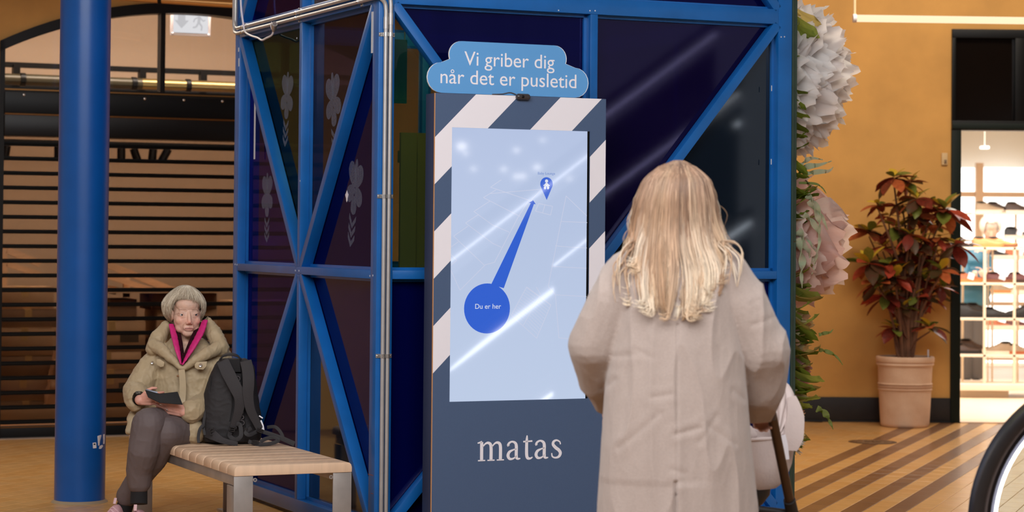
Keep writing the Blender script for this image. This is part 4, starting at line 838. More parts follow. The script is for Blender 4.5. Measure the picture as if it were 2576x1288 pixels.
# ------------------------------------------------------------------ potted croton
pb = G(2283, 1076); pb.y += 0.12
pot = thing('potted_croton', 'tall croton with red and yellow leaves in a terracotta pot', 'potted plant', pb); PT = Matrix.Translation(pb); sc_ = pb.y / FPX
ph = (P(2283, 896, pb.y).z); rt, rb_ = 73 * sc_, 60 * sc_
prof = [(rb_ - 0.02, 0), (rb_, 0.012), (rb_ + (rt - rb_) * 0.5, ph * 0.5)]
prof = [(rb_ - 0.012, 0.0), (rb_, 0.015)]
for i in range(1, 20):
    z = ph * i / 19; r = rb_ + (rt - rb_ - 0.012) * (z / ph) ** 0.8
    prof.append((r, z))
def ridge(z0): return [(rb_ + (rt - rb_ - 0.012) * (z / ph) ** 0.8 + 0.008 * math.exp(-((z - z0) / 0.006) ** 2), z) for z in [z0 + d * 0.004 for d in range(-4, 5)]]
zs = [p for p in prof if not any(abs(p[1] - ph * f) < 0.018 for f in (0.535, 0.575, 0.61))] + ridge(ph * 0.535) + ridge(ph * 0.575) + ridge(ph * 0.61)
zs = [p for p in sorted(zs, key=lambda p: p[1]) if p[1] < ph * 0.86] + [(rt - 0.014, ph * 0.87), (rt - 0.004, ph * 0.88), (rt - 0.004, ph * 0.905), (rt - 0.009, ph * 0.912), (rt - 0.002, ph * 0.92), (rt, ph * 0.93), (rt, ph * 0.985), (rt - 0.006, ph), (rt - 0.025, ph), (rt - 0.03, ph - 0.05)]
mb = MB(); mb.lathe(zs, PT, 48); mb.build('terracotta_pot', mat('terracotta', (216, 184, 158), 0.8, 0, 0.12, 7, 0.1, 60, c2=(200, 162, 134)), pot, True, angle=60)
mb = MB(); mb.lathe([(rt - 0.03, ph - 0.05), (rt - 0.07, ph - 0.03), (0.001, ph - 0.022)], PT, 24); me = remesh(mb, 0.014, 0); displace(me, lambda p, n: 0.012 * noise.noise(p * 40)); skin('soil', me, mat('bark_soil', (70, 44, 28), 0.95, 0, 0.4, 30), pot)
mb = MB(); q = P(2335, 896, pb.y - 0.05); mb.box(Matrix.Translation(q), -0.006, 0.006, 0, 0.002, -0.05, 0.05); mb.build('plant_tag', M_white, pot)
def leaf_mesh(name, mats_, L=1.0, wd=0.46, fold=0.10, droop=0.22):
    mb = MB(); n = 7; rows = []
    for i in range(n):
        t = i / (n - 1); w = wd * (math.sin(math.pi * min(1, t ** 1.12 * 0.97 + 0.03))) ** 0.8 * 0.5 + 0.006; zc = -droop * t * t
        rows.append([V((t * L, -w, zc + fold * w * 2)), V((t * L, -w * 0.5, zc + fold * w * 0.8)), V((t * L, 0, zc)), V((t * L, w * 0.5, zc + fold * w * 0.8)), V((t * L, w, zc + fold * w * 2))])
    vs = [p for r in rows for p in r]; mb.add(vs, [(i * 5 + j, i * 5 + j + 1, i * 5 + j + 6, i * 5 + j + 5) for i in range(n - 1) for j in range(4)])
    return mb.mesh(name, mats_, True)
def leafmat(name, c, c2, tr=0.2, rough=0.4): return mat(name, c, rough, 0, 0.1, 9, spec=0.4, c2=c2, trans=tr)
LM = [leafmat('croton_maroon', (128, 46, 34), (84, 34, 26)), leafmat('croton_red', (186, 76, 54), (140, 52, 38)), leafmat('croton_orange', (190, 104, 58), (150, 70, 42)), leafmat('croton_yellow', (216, 184, 50), (186, 160, 54)), leafmat('croton_green', (92, 104, 44), (120, 126, 52)), leafmat('croton_dark', (64, 58, 34), (84, 46, 32)), leafmat('croton_lime', (150, 156, 62), (110, 120, 50))]
LMesh = [leaf_mesh('leaf', m) for m in LM]
ros = [(230, 130, 1.0), (335, 225, 1.1), (305, 150, .8), (160, 252, .7), (455, 275, 1.2), (118, 372, 1.0), (240, 352, 1.05), (402, 335, .8), (505, 430, 1.1), (285, 468, 1.1), (395, 490, 1.0), (120, 515, 1.15), (236, 575, 1.0), (362, 592, 1.0), (190, 660, 1.05), (385, 662, 1.0), (230, 805, .9), (392, 800, .9), (330, 300, .9), (430, 400, .8), (180, 440, .8)]
ros += [(350, 420, .9), (210, 520, .9), (300, 560, 1.0), (440, 545, .9), (330, 660, .9), (270, 715, .8), (150, 600, .9), (205, 300, .7), (385, 262, .9), (300, 385, .9), (440, 615, .8), (330, 745, .7), (270, 250, .7)]
rr_ = random.Random(3); nleaf = 0; lmass = MB()
M_stem = mat('croton_stem', (112, 74, 52), 0.8, 0, 0.15, 20)
for i, (cx, cy, s) in enumerate(ros):
    c = P(2120 + cx / 1.7875, 380 + cy / 1.7875, pb.y + rr_.uniform(-0.2, 0.16)); basep = pb + V((rr_.uniform(-0.06, 0.06), rr_.uniform(-0.04, 0.04), ph - 0.03))
    side_ = V(((c.x - pb.x) * 0.35, (c.y - pb.y) * 0.35, (c.z - basep.z) * 0.55)); mb = MB(); mb.tube(catmull([basep, basep + side_, c - V((0, 0, 0.02))], 5), [0.012, 0.005] if i % 3 else [0.018, 0.006], 7); mb.build('stem', M_stem, pot, True)
    n = int(14.5 * s)
    for k in range(n):
        f = k / n; yaw = k * 2.399 + rr_.uniform(-0.3, 0.3); top = f > 0.68
        pitch = rr_.uniform(0.3, 1.0) if top else rr_.uniform(-0.7, 0.35)
        L = (0.13 if top else 0.185) * s * rr_.uniform(0.85, 1.2)
        low = cy > 420
        mi = rr_.choice((3, 3, 3, 4, 6)) if top else rr_.choice((0, 0, 1, 1, 2, 5, 5, 0, 4) if low else (0, 1, 2, 2, 5, 5, 0, 0, 4))
        M = Matrix.Translation(c + V((0, 0, 0.03 * f))) @ Matrix.Rotation(yaw, 4, 'Z') @ Matrix.Rotation(-pitch, 4, 'Y') @ Matrix.Rotation(rr_.uniform(-0.5, 0.5), 4, 'X') @ Matrix.Scale(L, 4)
        if nleaf < 300 and i < 21: link('leaf', LMesh[mi], pot, M); nleaf += 1
        else: lmass.mi = mi; lmass.add([M @ v.co for v in LMesh[mi].vertices], [tuple(p.vertices) for p in LMesh[mi].polygons])

lm_ = lmass.build('leaf_mass', LM, pot, True, angle=180); lm_['kind'] = 'stuff'

# ------------------------------------------------------------------ flower wall on the right side of the cage
FO = C0 + U * (CL + 0.001)
fw = thing('flower_wall', 'dark green board of crepe leaves and tendrils fixed to the cage side', 'panel', FO)
FWF = frame(FO, U, W, Z)
mb = MB(); mb.box(FWF, 0.0, 0.014, -0.004, CL, 0.02, 3.8); mb.build('backing_board', M_green, fw, bevel=0.002)
mb = MB(); mb.box(FWF, 0.0155, 0.029, -0.002, CL, 0.02, 1.42); mb.box(FWF, 0.0155, 0.029, -0.002, CL, 1.424, 3.8); mb.build('front_board', M_green, fw, bevel=0.002)
def petal_mesh(name, m, seed, fan=0.5, ragged=0.05, ruf=0.05, cup=0.3, nx=9, ny=19):
    r = random.Random(seed); mb = MB(); vs = []
    ph_ = [r.uniform(0, 6.28) for _ in range(4)]; fr = [r.uniform(7, 10), r.uniform(15, 20), r.uniform(28, 36)]
    for i in range(nx):
        t = i / (nx - 1)
        for j in range(ny):
            s = j / (ny - 1) * 2 - 1
            w = (0.10 + fan * math.sin(min(1.0, t * 1.02) * math.pi * 0.56)) * 0.5 * (1 - 0.35 * max(0, (t - 0.8) / 0.2) ** 2)
            edge = (1 - 0.30 * abs(s) ** 3) * (1 + ragged * (math.sin(fr[1] * 0.55 * s + ph_[0]) + 0.5 * math.sin(fr[2] * 0.7 * s + ph_[2])) * t)
            x = t * edge; y = w * s
            z = cup * (0.35 * t * (1 - t) * 2 + 0.25 * s * s * w * 2) - 0.10 * t * t + ruf * t * (math.sin(fr[0] * 0.6 * s + ph_[1]) * 0.55 + math.sin(fr[2] * 0.6 * s + ph_[2] + 2 * t) * 0.16) + ruf * 0.7 * max(0, t - 0.7) * 3 * math.sin(fr[0] * 1.1 * s + ph_[3])
            vs.append(V((x, y, z)))
    mb.add(vs, [(i * ny + j, i * ny + j + 1, (i + 1) * ny + j + 1, (i + 1) * ny + j) for i in range(nx - 1) for j in range(ny - 1)])
    return mb.mesh(name, m, True)
def papermat(name, c, c2=None, tr=0.58): return mat(name, c, 0.75, 0, 0.04, 5, 0.55, 60, spec=0.2, c2=c2, stretch=(1, 9, 9), trans=tr)
def flower(name, label, px, py, v, ru, rr, mats_, n, seed, fan=0.5, ragged=0.05, ruf=0.05, cup=0.3, lean=0.0, inner=0.8):
    c = onplane(px, py, FO, U); o = FO + W * v + U * 0.03; o.z = c.z if py is not None else 1
    F = frame(o, U, W, Z); t = thing(name, label, 'paper flower', o, 'giant paper flowers on the cage side'); r = random.Random(seed)
    ms = [petal_mesh('petal', m, seed + k, fan, ragged, ruf, cup) for k, m in enumerate(mats_ * 2)]
    mb = MB(); mb.ball(o + U * 0.0, (0.02, 0.02, 0.02)); mb.build('flower_base', mats_[0], t, True)
    for k in range(n):
        f = (k + 0.5) / n; th = math.acos(1 - f * (1 - math.cos(R(96)))) ; phi = k * 2.39996 + r.uniform(-0.25, 0.25)    # th = 0 straight out
        L = 1 / math.sqrt((math.cos(th) / ru) ** 2 + (math.sin(th) / rr) ** 2) * r.uniform(inner, 1.04)
        d = V((math.cos(th), math.sin(th) * math.cos(phi), math.sin(th) * math.sin(phi) - lean)).normalized()
        side_v = d.cross(V((1, 0.001, 0))).normalized() if th > 0.12 else V((0, 1, 0)); up = d.cross(side_v).normalized()
        tw = r.uniform(-0.35, 0.35); sv = side_v * math.cos(tw) + up * math.sin(tw); uv = d.cross(sv)
        if (o + (F.to_3x3() @ d) * L - FO).dot(W) < 0.0 - 0.0: 
            if (F.to_3x3() @ d).dot(W) * L + v < -0.02: continue
        M = F @ Matrix((d, sv, uv)).transposed().to_4x4() @ Matrix.Diagonal((L, L, L, 1))
        link('petal', ms[k % len(ms)], t, M)
    return t
PW = [papermat('crepe_white', (255, 252, 250)), papermat('crepe_white_b', (252, 246, 244))]
PP = [papermat('crepe_blush', (248, 222, 214), (242, 210, 202)), papermat('crepe_blush_pale', (252, 238, 232), (248, 226, 220)), papermat('crepe_rose', (238, 200, 188), (244, 214, 204))]
PC = [papermat('crepe_cream', (234, 222, 184), (222, 206, 150)), papermat('crepe_peach', (226, 186, 150), (214, 170, 140))]
PM = [papermat('crepe_mauve', (208, 152, 146), (222, 178, 172)), papermat('crepe_mauve_b', (196, 136, 130), (214, 166, 160))]
flower('white_paper_peony', 'huge white ruffled paper peony at the top of the flower wall', 2010, 172, 0.44, 0.56, 0.48, PW, 190, 1, 0.60, 0.035, 0.045, 0.22, 0, 0.88)
flower('blush_paper_poppy', 'large blush pink paper flower with wide petals below the white peony', 2010, 600, 0.38, 0.56, 0.41, PP, 50, 5, 0.98, 0.04, 0.045, 0.28, 0.18, 0.80)
for k, (py, v, ru, rr, ms_, lb) in enumerate(((815, 0.14, 0.22, 0.10, PC, 'cream and peach paper flower just under the blush flower'), (868, 0.13, 0.19, 0.09, PC, 'peach paper bloom second under the blush flower'), (920, 0.14, 0.21, 0.10, PM, 'mauve paper rose in the lower flower wall'), (958, 0.13, 0.19, 0.09, PM, 'mauve paper rose lower than its twin'),
                                               (1000, 0.12, 0.15, 0.09, PC, 'cream paper bloom above the floor level flowers'), (1050, 0.10, 0.11, 0.09, PC, 'small peach paper bloom beside the pram canopy'), (1105, 0.09, 0.12, 0.11, [PC[0], PW[0]], 'lowest ivory paper flower by the pram'))):
    flower('paper_bloom', lb, 2005, py, v, ru, rr, ms_, 34, 20 + k, 0.62, 0.06, 0.07, 0.35, 0.1 if k < 6 else 0.5)
LG = [papermat('crepe_leaf', (150, 172, 66), (122, 146, 54)), papermat('crepe_leaf_dark', (118, 136, 50), (92, 110, 42)), papermat('crepe_leaf_lime', (186, 202, 104), (160, 182, 88)), papermat('crepe_leaf_tan', (200, 178, 110), (176, 160, 84))]
LGm = [petal_mesh('crepe_leaf', m, 40 + k, 0.42, 0.03, 0.05, 0.3, 7, 8) for k, m in enumerate(LG)]
r = random.Random(9)
def leaf_at(px, py, v, L, an, mi, tilt=0.3):
    o = FO + W * v + U * 0.028; o.z = onplane(2005, py, FO, U).z; d = (U * math.cos(an) + Z * math.sin(an) + W * r.uniform(-0.05, 0.25)).normalized(); sv = (d.cross(U * -math.sin(an) + Z * math.cos(an) + W * tilt)).normalized(); uv = d.cross(sv)
    link('crepe_leaf', LGm[mi], fw, Matrix.Translation(o) @ Matrix((d, sv, uv)).transposed().to_4x4() @ Matrix.Scale(L, 4))
for py in (10, 28, 52): leaf_at(0, py, 0.05, 0.20 - 0.03 * (py > 40), r.uniform(-0.9, -0.2), r.choice((0, 3, 2)))
for py, L in ((135, .06), (160, .05), (220, .09), (240, .11), (275, .12), (300, .12), (330, .10), (345, .08), (370, .11), (395, .12), (430, .10)): leaf_at(0, py, 0.03, L, r.uniform(-0.9, 0.4), r.choice((0, 1, 2, 0)))
for py in range(440, 560, 11): leaf_at(0, py, 0.04, r.uniform(0.10, 0.17), r.uniform(-0.7, 0.6), r.choice((0, 0, 2, 1, 3)))
for py in range(690, 1010, 9): leaf_at(0, py, r.uniform(0.02, 0.10), r.uniform(0.13, 0.21), r.uniform(-0.9, 0.5), r.choice((0, 2, 2, 1, 3, 0)))
for py in range(1010, 1110, 16): leaf_at(0, py, r.uniform(0.02, 0.08), r.uniform(0.09, 0.15), r.uniform(-1.2, -0.1), r.choice((2, 3, 0)))
M_tend = papermat('crepe_tendril', (206, 222, 190), (236, 214, 190)); M_tgreen = papermat('crepe_tendril_green', (150, 170, 84), (190, 196, 130))
for pxs, w, m, v in (([(2010, 425), (2035, 418), (2060, 415), (2092, 405)], .030, M_tend, .05), ([(2010, 418), (2030, 402), (2046, 398), (2070, 402)], .024, M_tend, .05), ([(2020, 438), (2060, 432), (2085, 430), (2096, 420)], .024, M_tend, .05), ([(2010, 460), (2050, 462), (2068, 472), (2078, 486)], .012, M_tgreen, .05),
                     ([(2030, 490), (2050, 515), (2068, 545), (2082, 578)], .034, M_tend, .02), ([(2035, 505), (2055, 540), (2062, 570), (2058, 605)], .03, M_tend, .02), ([(2022, 540), (2045, 560), (2062, 600), (2052, 645)], .03, M_tend, .015), ([(2007, 580), (2025, 610), (2040, 650), (2052, 677)], .045, M_tend, .01), ([(2030, 610), (2048, 635), (2050, 665), (2042, 690)], .035, M_tend, .01),
                     ([(2006, 600), (2018, 650), (2016, 690), (2018, 725)], .04, M_tend, .008), ([(2060, 842), (2075, 838), (2088, 836), (2096, 828)], .018, M_tgreen, .08), ([(2060, 880), (2085, 886), (2105, 898), (2120, 918)], .02, M_tgreen, .08), ([(2055, 1028), (2075, 1040), (2087, 1060), (2096, 1080)], .035, M_tgreen, .06)):
    o = FO + W * v; pts = catmull([onplane(x, y, o, W) for x, y in pxs], 6); mb = MB(); k = len(pts)
    nr = [(-W * math.cos(i * 0.5) + Z.cross(W) * math.sin(i * 0.5)) for i in range(k)]
    mb.ribbon(pts, [w, w * 1.1, w * 0.6, 0.003], 0.003, nr); mb.build('tendril', m, fw, True)

# ------------------------------------------------------------------ bench
BZ = 0.42; bA = onplane(593, 1173, V((0, 0, BZ)), Z); bB = onplane(888, 1164, V((0, 0, BZ)), Z); BWd = (bB - bA).dot(U) + 0.012; BL = 1.82
bF = frame(V((bA.x, bA.y, 0)) - U * 0.006, U, W, Z)
bench = thing('slatted_bench', 'wooden slatted bench on galvanised steel legs beside the blue cage', 'bench', bF @ V((BWd / 2, BL / 2, 0)))
NS = 15; SP = BL / NS; M_slat = [mat('bench_slat_a', (218, 186, 156), 0.5, 0, 0.07, 5, 0.03, 40, stretch=(8, 1, 1)), mat('bench_slat_b', (210, 176, 146), 0.5, 0, 0.07, 5, 0.03, 40, stretch=(8, 1, 1))]
ST = 0.045
for i in range(NS):
    mb = MB(); y0, y1 = i * SP, (i + 1) * SP - 0.012; prof = []
    for (xx, zz) in [(0.0, BZ - ST), (0.0, BZ - 0.022)] + [(0.022 - 0.022 * math.cos(R(a)), BZ - 0.022 + 0.022 * math.sin(R(a))) for a in (30, 60, 90)] + [(BWd - 0.022 + 0.022 * math.sin(R(a)), BZ - 0.022 + 0.022 * math.cos(R(a))) for a in (0, 30, 60, 90)] + [(BWd, BZ - ST)]: prof.append((xx, zz))
    mb.prism(prof, bF, y0, y1); mb.build('slat', M_slat[i % 2], bench, bevel=0.004)
for x in (0.01, BWd - 0.05):
    mb = MB(); mb.box(bF, x, x + 0.04, 0.04, BL - 0.04, BZ - ST - 0.045, BZ - ST - 0.001); mb.build('side_rail', M_galv, bench, bevel=0.002)
for y in (0.03, BL - 0.13):
    yy = 0.5 if y < 0.1 else BL - 0.5; mb = MB(); mb.box(bF, 0.052, BWd - 0.052, yy, yy + 0.04, BZ - ST - 0.03, BZ - ST - 0.001); mb.build('cross_rail', mat('rail_brown_steel', (150, 124, 96), 0.5, 0.4), bench)
    for x in (0.0, BWd - 0.088):
        mb = MB(); mb.box(bF, x, x + 0.088, y - 0.025, y - 0.017, 0.012, BZ - ST - 0.001); mb.box(bF, x if x == 0 else x + 0.08, (x + 0.008) if x == 0 else x + 0.088, y - 0.017, y + 0.08, 0.012, BZ - ST - 0.046); mb.build('leg', M_galv, bench, bevel=0.002)
        mb = MB(); mb.box(bF, x - 0.0, x + 0.088, y - 0.03, y + 0.085, 0.0, 0.012); mb.build('foot_plate', M_galv, bench)
for x in (0.095, BWd - 0.1):
    mb = MB(); c = bF @ V((x, -0.002, BZ - ST - 0.018)); mb.lathe([(0.004, 0.0), (0.009, 0.0), (0.009, 0.004), (0.004, 0.004)], frame(c, U, Z, W), 16, False); mb.build('rail_ring', M_galv, bench, True)

# ------------------------------------------------------------------ escalators
def escalator(name, label, base, d, loc_z, R_, light):
    pass
EY = 7.0; ec = P(2849, 1330, EY); ER = (2849 - 2447) * EY / FPX
es1 = thing('escalator_balustrade', 'black escalator handrail curving round a glass side with a white light strip', 'escalator', (ec.x, EY, 0))
slope = R(24); M_rub = mat('handrail_rubber', (30, 27, 28), 0.38, 0, 0.1, 30)
def ring(rad, a0=-60, a1=180 + 28, n=40): 
    pts = [ec + V((-math.cos(R(a)) * rad, 0, math.sin(R(a)) * rad)) for a in np.linspace(-50, 90 + 12, n)]
    e = pts[-1]; t = (pts[-1] - pts[-2]).normalized(); return pts + [e + t * k for k in (0.3, 0.8, 1.6)]
def profile(pts, x0, x1, y0, y1):   # rectangle section: x radial inwards, y depth
    rings = []
    for i, p in enumerate(pts):
        t = (pts[min(i + 1, len(pts) - 1)] - pts[max(i - 1, 0)]).normalized(); n = V((t.z, 0, -t.x)); rings.append([p + n * x0 + V((0, y0, 0)), p + n * x1 + V((0, y0, 0)), p + n * x1 + V((0, y1, 0)), p + n * x0 + V((0, y1, 0))])
    return rings
pts = ring(ER)
mb = MB(); mb.loft(profile(pts, 0.0, 0.037, 0.0, 0.085)); o = mb.build('handrail', M_rub, es1, bevel=0.010)
mb = MB(); mb.loft(profile(pts, 0.037, 0.046, 0.012, 0.070)); mb.build('handrail_lip', mat('lip_grey', (84, 76, 76), 0.35), es1)
mb = MB(); mb.loft(profile(pts, 0.046, 0.060, 0.02, 0.062)); mb.build('guide_rail', mat('guide_black', (14, 14, 20), 0.3), es1)
mb = MB(); mb.loft(profile(pts, 0.060, 0.070, 0.02, 0.062)); mb.build('light_channel', mat('channel_grey', (150, 156, 178), 0.4), es1)
M_led = emit('led_white', (255, 255, 255), 6.0)
mb = MB(); mb.loft(profile(pts, 0.070, 0.080, 0.022, 0.060)); mb.build('light_strip', M_led, es1)
arc_in = ring(ER - 0.082); mb = MB(); k = len(arc_in); low = [V((p.x, p.y, min(p.z, ec.z) - 0.7)) for p in arc_in]
poly = [(p.x, p.z) for p in arc_in] + [(arc_in[-1].x, 0.16), (arc_in[0].x, 0.16)]
mb.prism(poly, Matrix.Translation((0, EY, 0)), 0.036, 0.046); mb.build('glass_side', glass('balustrade_glass', (236, 242, 240), 0.02, 0.6), es1)
mb = MB(); mb.box(I4, arc_in[0].x - 0.1, arc_in[-1].x, EY + 0.0, EY + 0.09, 0.0, 0.158); mb.build('skirt', M_galv, es1, bevel=0.004)
# small pendant lamps of the hall behind the viewer; they mirror as dots in the screen
hpz = thing('hall_lamp_cluster', 'cluster of small glowing pendants in the hall behind the viewer, mirrored in the touchscreen', 'lamp', (11, 0, 2.5))
for i, (x, y, r0) in enumerate(((1162, 368, .045), (1172, 386, .02), (1300, 378, .025), (1192, 425, .022), (1268, 426, .024), (1352, 421, .03), (1300, 444, .026), (1316, 443, .026), (1433, 449, .02), (1366, 352, .02))):
    d_ = ray(x, y); p0 = CAM + d_ * (26.0 / d_.y); q = p0 - W * (2 * (p0 - KO).dot(W))
    mb = MB(); mb.ball(q, (r0 * 1.3, r0 * 1.3, r0), None, 12, 8); mb.build('bulb', emit('pendant_bulb', (255, 246, 232), 10), hpz, True); mb = MB(); mb.tube([q + Z * r0, V((q.x, q.y, 5.6))], 0.006, 6); mb.build('rod', M_black, hpz)
# the far escalator behind the camera, whose lit strips mirror in the screen and the dark panes
def mirror(p, o, n): return p - n * (2 * (p - o).dot(n))
es2 = thing('escalator_far', 'rising escalator with glowing handrail strips behind the viewer', 'escalator', (5.5, 2, 0))
for (x0, y0, x1, y1, r0) in ((1120, 668, 1900, 70, 0.006), (1395, 668, 1960, 225, 0.006), (1110, 945, 1960, 300, 0.016), (1330, 1035, 1990, 560, 0.012)):
    a, bq = mirror(P(x0, y0, 14.0), KO, W), mirror(P(x1, y1, 19.0), KO, W); mb = MB(); mb.tube([a, bq], r0, 8); mb.build('light_strip', emit('far_led', (250, 250, 255), 9), es2, True)
    off_ = V((0, 0, 0.10)); mb = MB(); mb.tube([a + off_, bq + off_], 0.035, 8); mb.build('handrail', M_rub, es2, True)
    mb = MB(); q = [V((p.x, p.y, 0.0)) for p in (a, bq)]; mb.add([a - off_, bq - off_, V((bq.x, bq.y, bq.z - 0.9)), V((a.x, a.y, max(a.z - 0.9, 0.02)))], [(0, 1, 2, 3)]); mb.build('side_panel', mat('escalator_panel', (26, 26, 30), 0.5), es2)
# ------------------------------------------------------------------ people: shared builders
def vcol(name, rough=0.5, sss=0.0, bump=0.0, bscale=80, sheen=0.0, aniso=0.0):
    m = mat(name, (200, 160, 140), rough, 0, 0, 8, bump, bscale, spec=0.35, sheen=sheen, sss=sss); nt = m.node_tree; b = nt.nodes['Principled BSDF']
    if not any(n.bl_idname == 'ShaderNodeVertexColor' for n in nt.nodes):
        a = nt.nodes.new('ShaderNodeVertexColor'); a.layer_name = 'tint'; nt.links.new(a.outputs['Color'], b.inputs['Base Color'])
        if aniso: b.inputs['Anisotropic'].default_value = aniso
    return m
def paint(me, fn):
    at = me.color_attributes.new('tint', 'FLOAT_COLOR', 'POINT'); buf = np.empty((len(me.vertices), 4), dtype=np.float32)
    for i, v in enumerate(me.vertices): buf[i] = lin(fn(v.co))
    at.data.foreach_set('color', buf.ravel())
def segd(p, a, b):
    ab = b - a; t = max(0, min(1, (p - a).dot(ab) / ab.dot(ab))); return (p - a - ab * t).length
def add_head(mb, H, s=1.0):
    T = lambda x, y, z: H @ V((x * s, y * s, z * s)); rot = H.to_3x3()
    def E(c, r): mb.ball(T(*c), tuple(k * s for k in r), rot, 20, 14)
    def K(a, b, ra, rb): capsule(mb, T(*a), T(*b), ra * s, rb * s, 10)
    E((0, -.018, .035), (.072, .092, .084)); E((0, .028, -.022), (.067, .062, .086)); E((0, .056, -.092), (.030, .026, .022)); E((0, .035, .045), (.060, .055, .045)); E((0, .026, -.066), (.056, .048, .042))
    for k in (-1, 1):
        E((k * .034, .052, -.030), (.029, .030, .028)); E((k * .034, .036, -.068), (.025, .030, .028)); K((k * .014, .0785, .0215), (k * .044, .0670, .0225), .0068, .0050)
        E((k * .010, .096, -.041), (.0085, .010, .007)); E((k * .071, -.005, -.012), (.009, .020, .030))
        pts = [(k * (.0200 + .0290 * i / 5), .0853 - .0034 * abs(i - 2.2) - .0015 * i, -.0004 + .0046 * math.sin(math.pi * i / 5)) for i in range(6)]
        for a, b in zip(pts[:-1], pts[1:]): K(a, b, .0054, .0050)
        pts = [(k * (.0200 + .0290 * i / 5), .0835 - .0034 * abs(i - 2.2) - .0015 * i, -.0022 - .0060 * math.sin(math.pi * i / 5)) for i in range(6)]
        for a, b in zip(pts[:-1], pts[1:]): K(a, b, .0045, .0045)
        K((0, .0875, -.0625), (k * .021, .0785, -.0665), .0052, .0038); K((0, .0865, -.0755), (k * .019, .0785, -.0705), .0056, .0040)
    for k in (-1, 1): E((k * .034, .0738, .0085), (.0165, .0088, .0052))
    K((0, .083, .012), (0, .1035, -.034), .0065, .0108); E((0, .0805, -.068), (.026, .010, .016))
    K((0, -.018, -.06), (0, -.035, -.17), .052, .056)
def add_eyes(parent, H, s, gaze=(0.2, 0.0), iris=(110, 120, 130)):
    for k in (-1, 1):
        c = H @ V((k * .0340 * s, .0736 * s, -.0005)); mb = MB(); mb.ball(c, .0108 * s, None, 16, 12); e = mb.build('eye', mat('eye_white', (206, 194, 188), 0.15), parent, True)
        d = (H.to_3x3() @ V((gaze[0], 1, gaze[1]))).normalized(); mb = MB(); q = d.to_track_quat('Z', 'Y').to_matrix().to_4x4()
        mb.lathe([(.0001, .0111 * s), (.0028 * s, .0110 * s), (.0056 * s, .0097 * s), (.0058 * s, .0090 * s)], Matrix.Translation(c) @ q, 16, False); mb.build('iris', mat('iris_%d' % iris[0], iris, 0.1), e, True)
        mb = MB(); mb.lathe([(.0001, .0115 * s), (.0024 * s, .0113 * s), (.0025 * s, .0108 * s)], Matrix.Translation(c) @ q, 12, False); mb.build('pupil', M_black, e, True)
def add_hand(mb, M, curl, thumb=(0.3, 0.3), s=1.0, spread=0.05):
    T = lambda p: M @ (V(p) * s)
    K = lambda a, b, ra, rb: capsule(mb, T(a), T(b), ra * s, rb * s, 10)
    kn = [(.086, .030, 0), (.092, .010, .003), (.088, -.010, .001), (.078, -.028, -.004)]; ln = [(.044, .026, .021), (.049, .030, .022), (.045, .028, .021), (.035, .021, .018)]
    for i, k in enumerate(kn):
        K((0.0, k[1] * 0.55, 0), k, .0150, .0115)
        if i: K(tuple(0.6 * v for v in kn[i - 1]), tuple(0.6 * v for v in k), .0135, .0135)
        a = V(k); an = 0.0; sp = spread * (1.5 - i)
        for j in range(3):
            an += curl[i][j] if isinstance(curl[i], tuple) else curl[i] * (0.8, 1.0, 0.6)[j]
            d = V((math.cos(an) * math.cos(sp), math.cos(an) * math.sin(sp), -math.sin(an))); b = a + d * ln[i][j]; r = (.0092, .0083, .0076, .0068)
            f = 0.9 if i == 3 else 1.0; K(a, b, r[j] * f, r[j + 1] * f); a = b
    a = V((.022, .026, -.006)); d = V((.62, .70, -.30)).normalized(); K((.01, .012, 0), a, .016, .0145)
    for j, l in enumerate((.040, .032, .026)):
        b = a + d * l; K(a, b, (.0135, .0110, .0098)[j], (.0110, .0098, .0080)[j]); a = b
        d = (Matrix.Rotation(-thumb[0], 3, 'Z') @ d); d = (Matrix.Rotation(thumb[1] * 0.6, 3, 'Y') @ d).normalized()
def wrinkle(amp, sc, st=(1, 1, 1), seed=0):
    def f(p, n):
        q = V((p.x * st[0], p.y * st[1], p.z * st[2])) * sc + V((seed, 0, 0)); a = noise.noise(q); b = 1 - abs(noise.noise(q * 1.9 + V((5, 1, 2)))) * 2
        return amp * (0.6 * a + 0.6 * b * b * (1 if b > 0 else 0))
    return f
def mirror_pts(pts, rs): return pts, rs
SK1 = (214, 176, 156)

# ------------------------------------------------------------------ the seated elderly woman
D1 = 11.1; S1 = FPX / D1
def a1(x, y, d=0.0): return P(x, y, D1 + d)
el = thing('person', 'seated elderly woman with short grey hair, khaki parka and magenta lining', 'person', a1(470, 1085))
el['category'] = 'person'
fy_ = R(18); HF = frame(a1(468, 787, 0.0), V((math.cos(fy_), math.sin(fy_), 0)), V((math.sin(fy_), -math.cos(fy_), -0.06)).normalized(), V((0.0, -0.05, 1)).normalized())
HSC = 1.0
mb = MB(); add_head(mb, HF, HSC)
nk = HF @ V((0, -.035, -.17))
limb(mb, [nk, a1(472, 905, 0.03), a1(474, 990, 0.05), a1(475, 1070, 0.05)], [.056, .10, .10, .12])
shR, elR, wrR = a1(398, 900, 0.02), a1(341, 985, -0.10), a1(352, 1007, -0.26)
shL, elL, wrL = a1(552, 905, 0.02), a1(532, 1012, -0.10), a1(462, 1036, -0.27)
limb(mb, [a1(472, 892, .03), shR, elR, wrR], [.07, .045, .034, .024]); limb(mb, [a1(472, 892, .03), shL, elL, wrL], [.07, .045, .034, .024])
hipR, knR, anR = a1(452, 1085, 0.0), a1(374, 1068, -0.36), a1(350, 1222, -0.28)
hipL, knL, anL = a1(498, 1088, 0.0), a1(418, 1086, -0.32), a1(318, 1262, -0.10)
limb(mb, [hipR, knR, anR], [.075, .055, .034]); limb(mb, [hipL, knL, anL], [.075, .055, .034]); capsule(mb, hipR, hipL, .09, .09)
MR = frame(wrR, V((.80, -.45, .12)).normalized(), V((-.10, .05, 1)).normalized(), V((-.45, -.85, .0)).normalized())
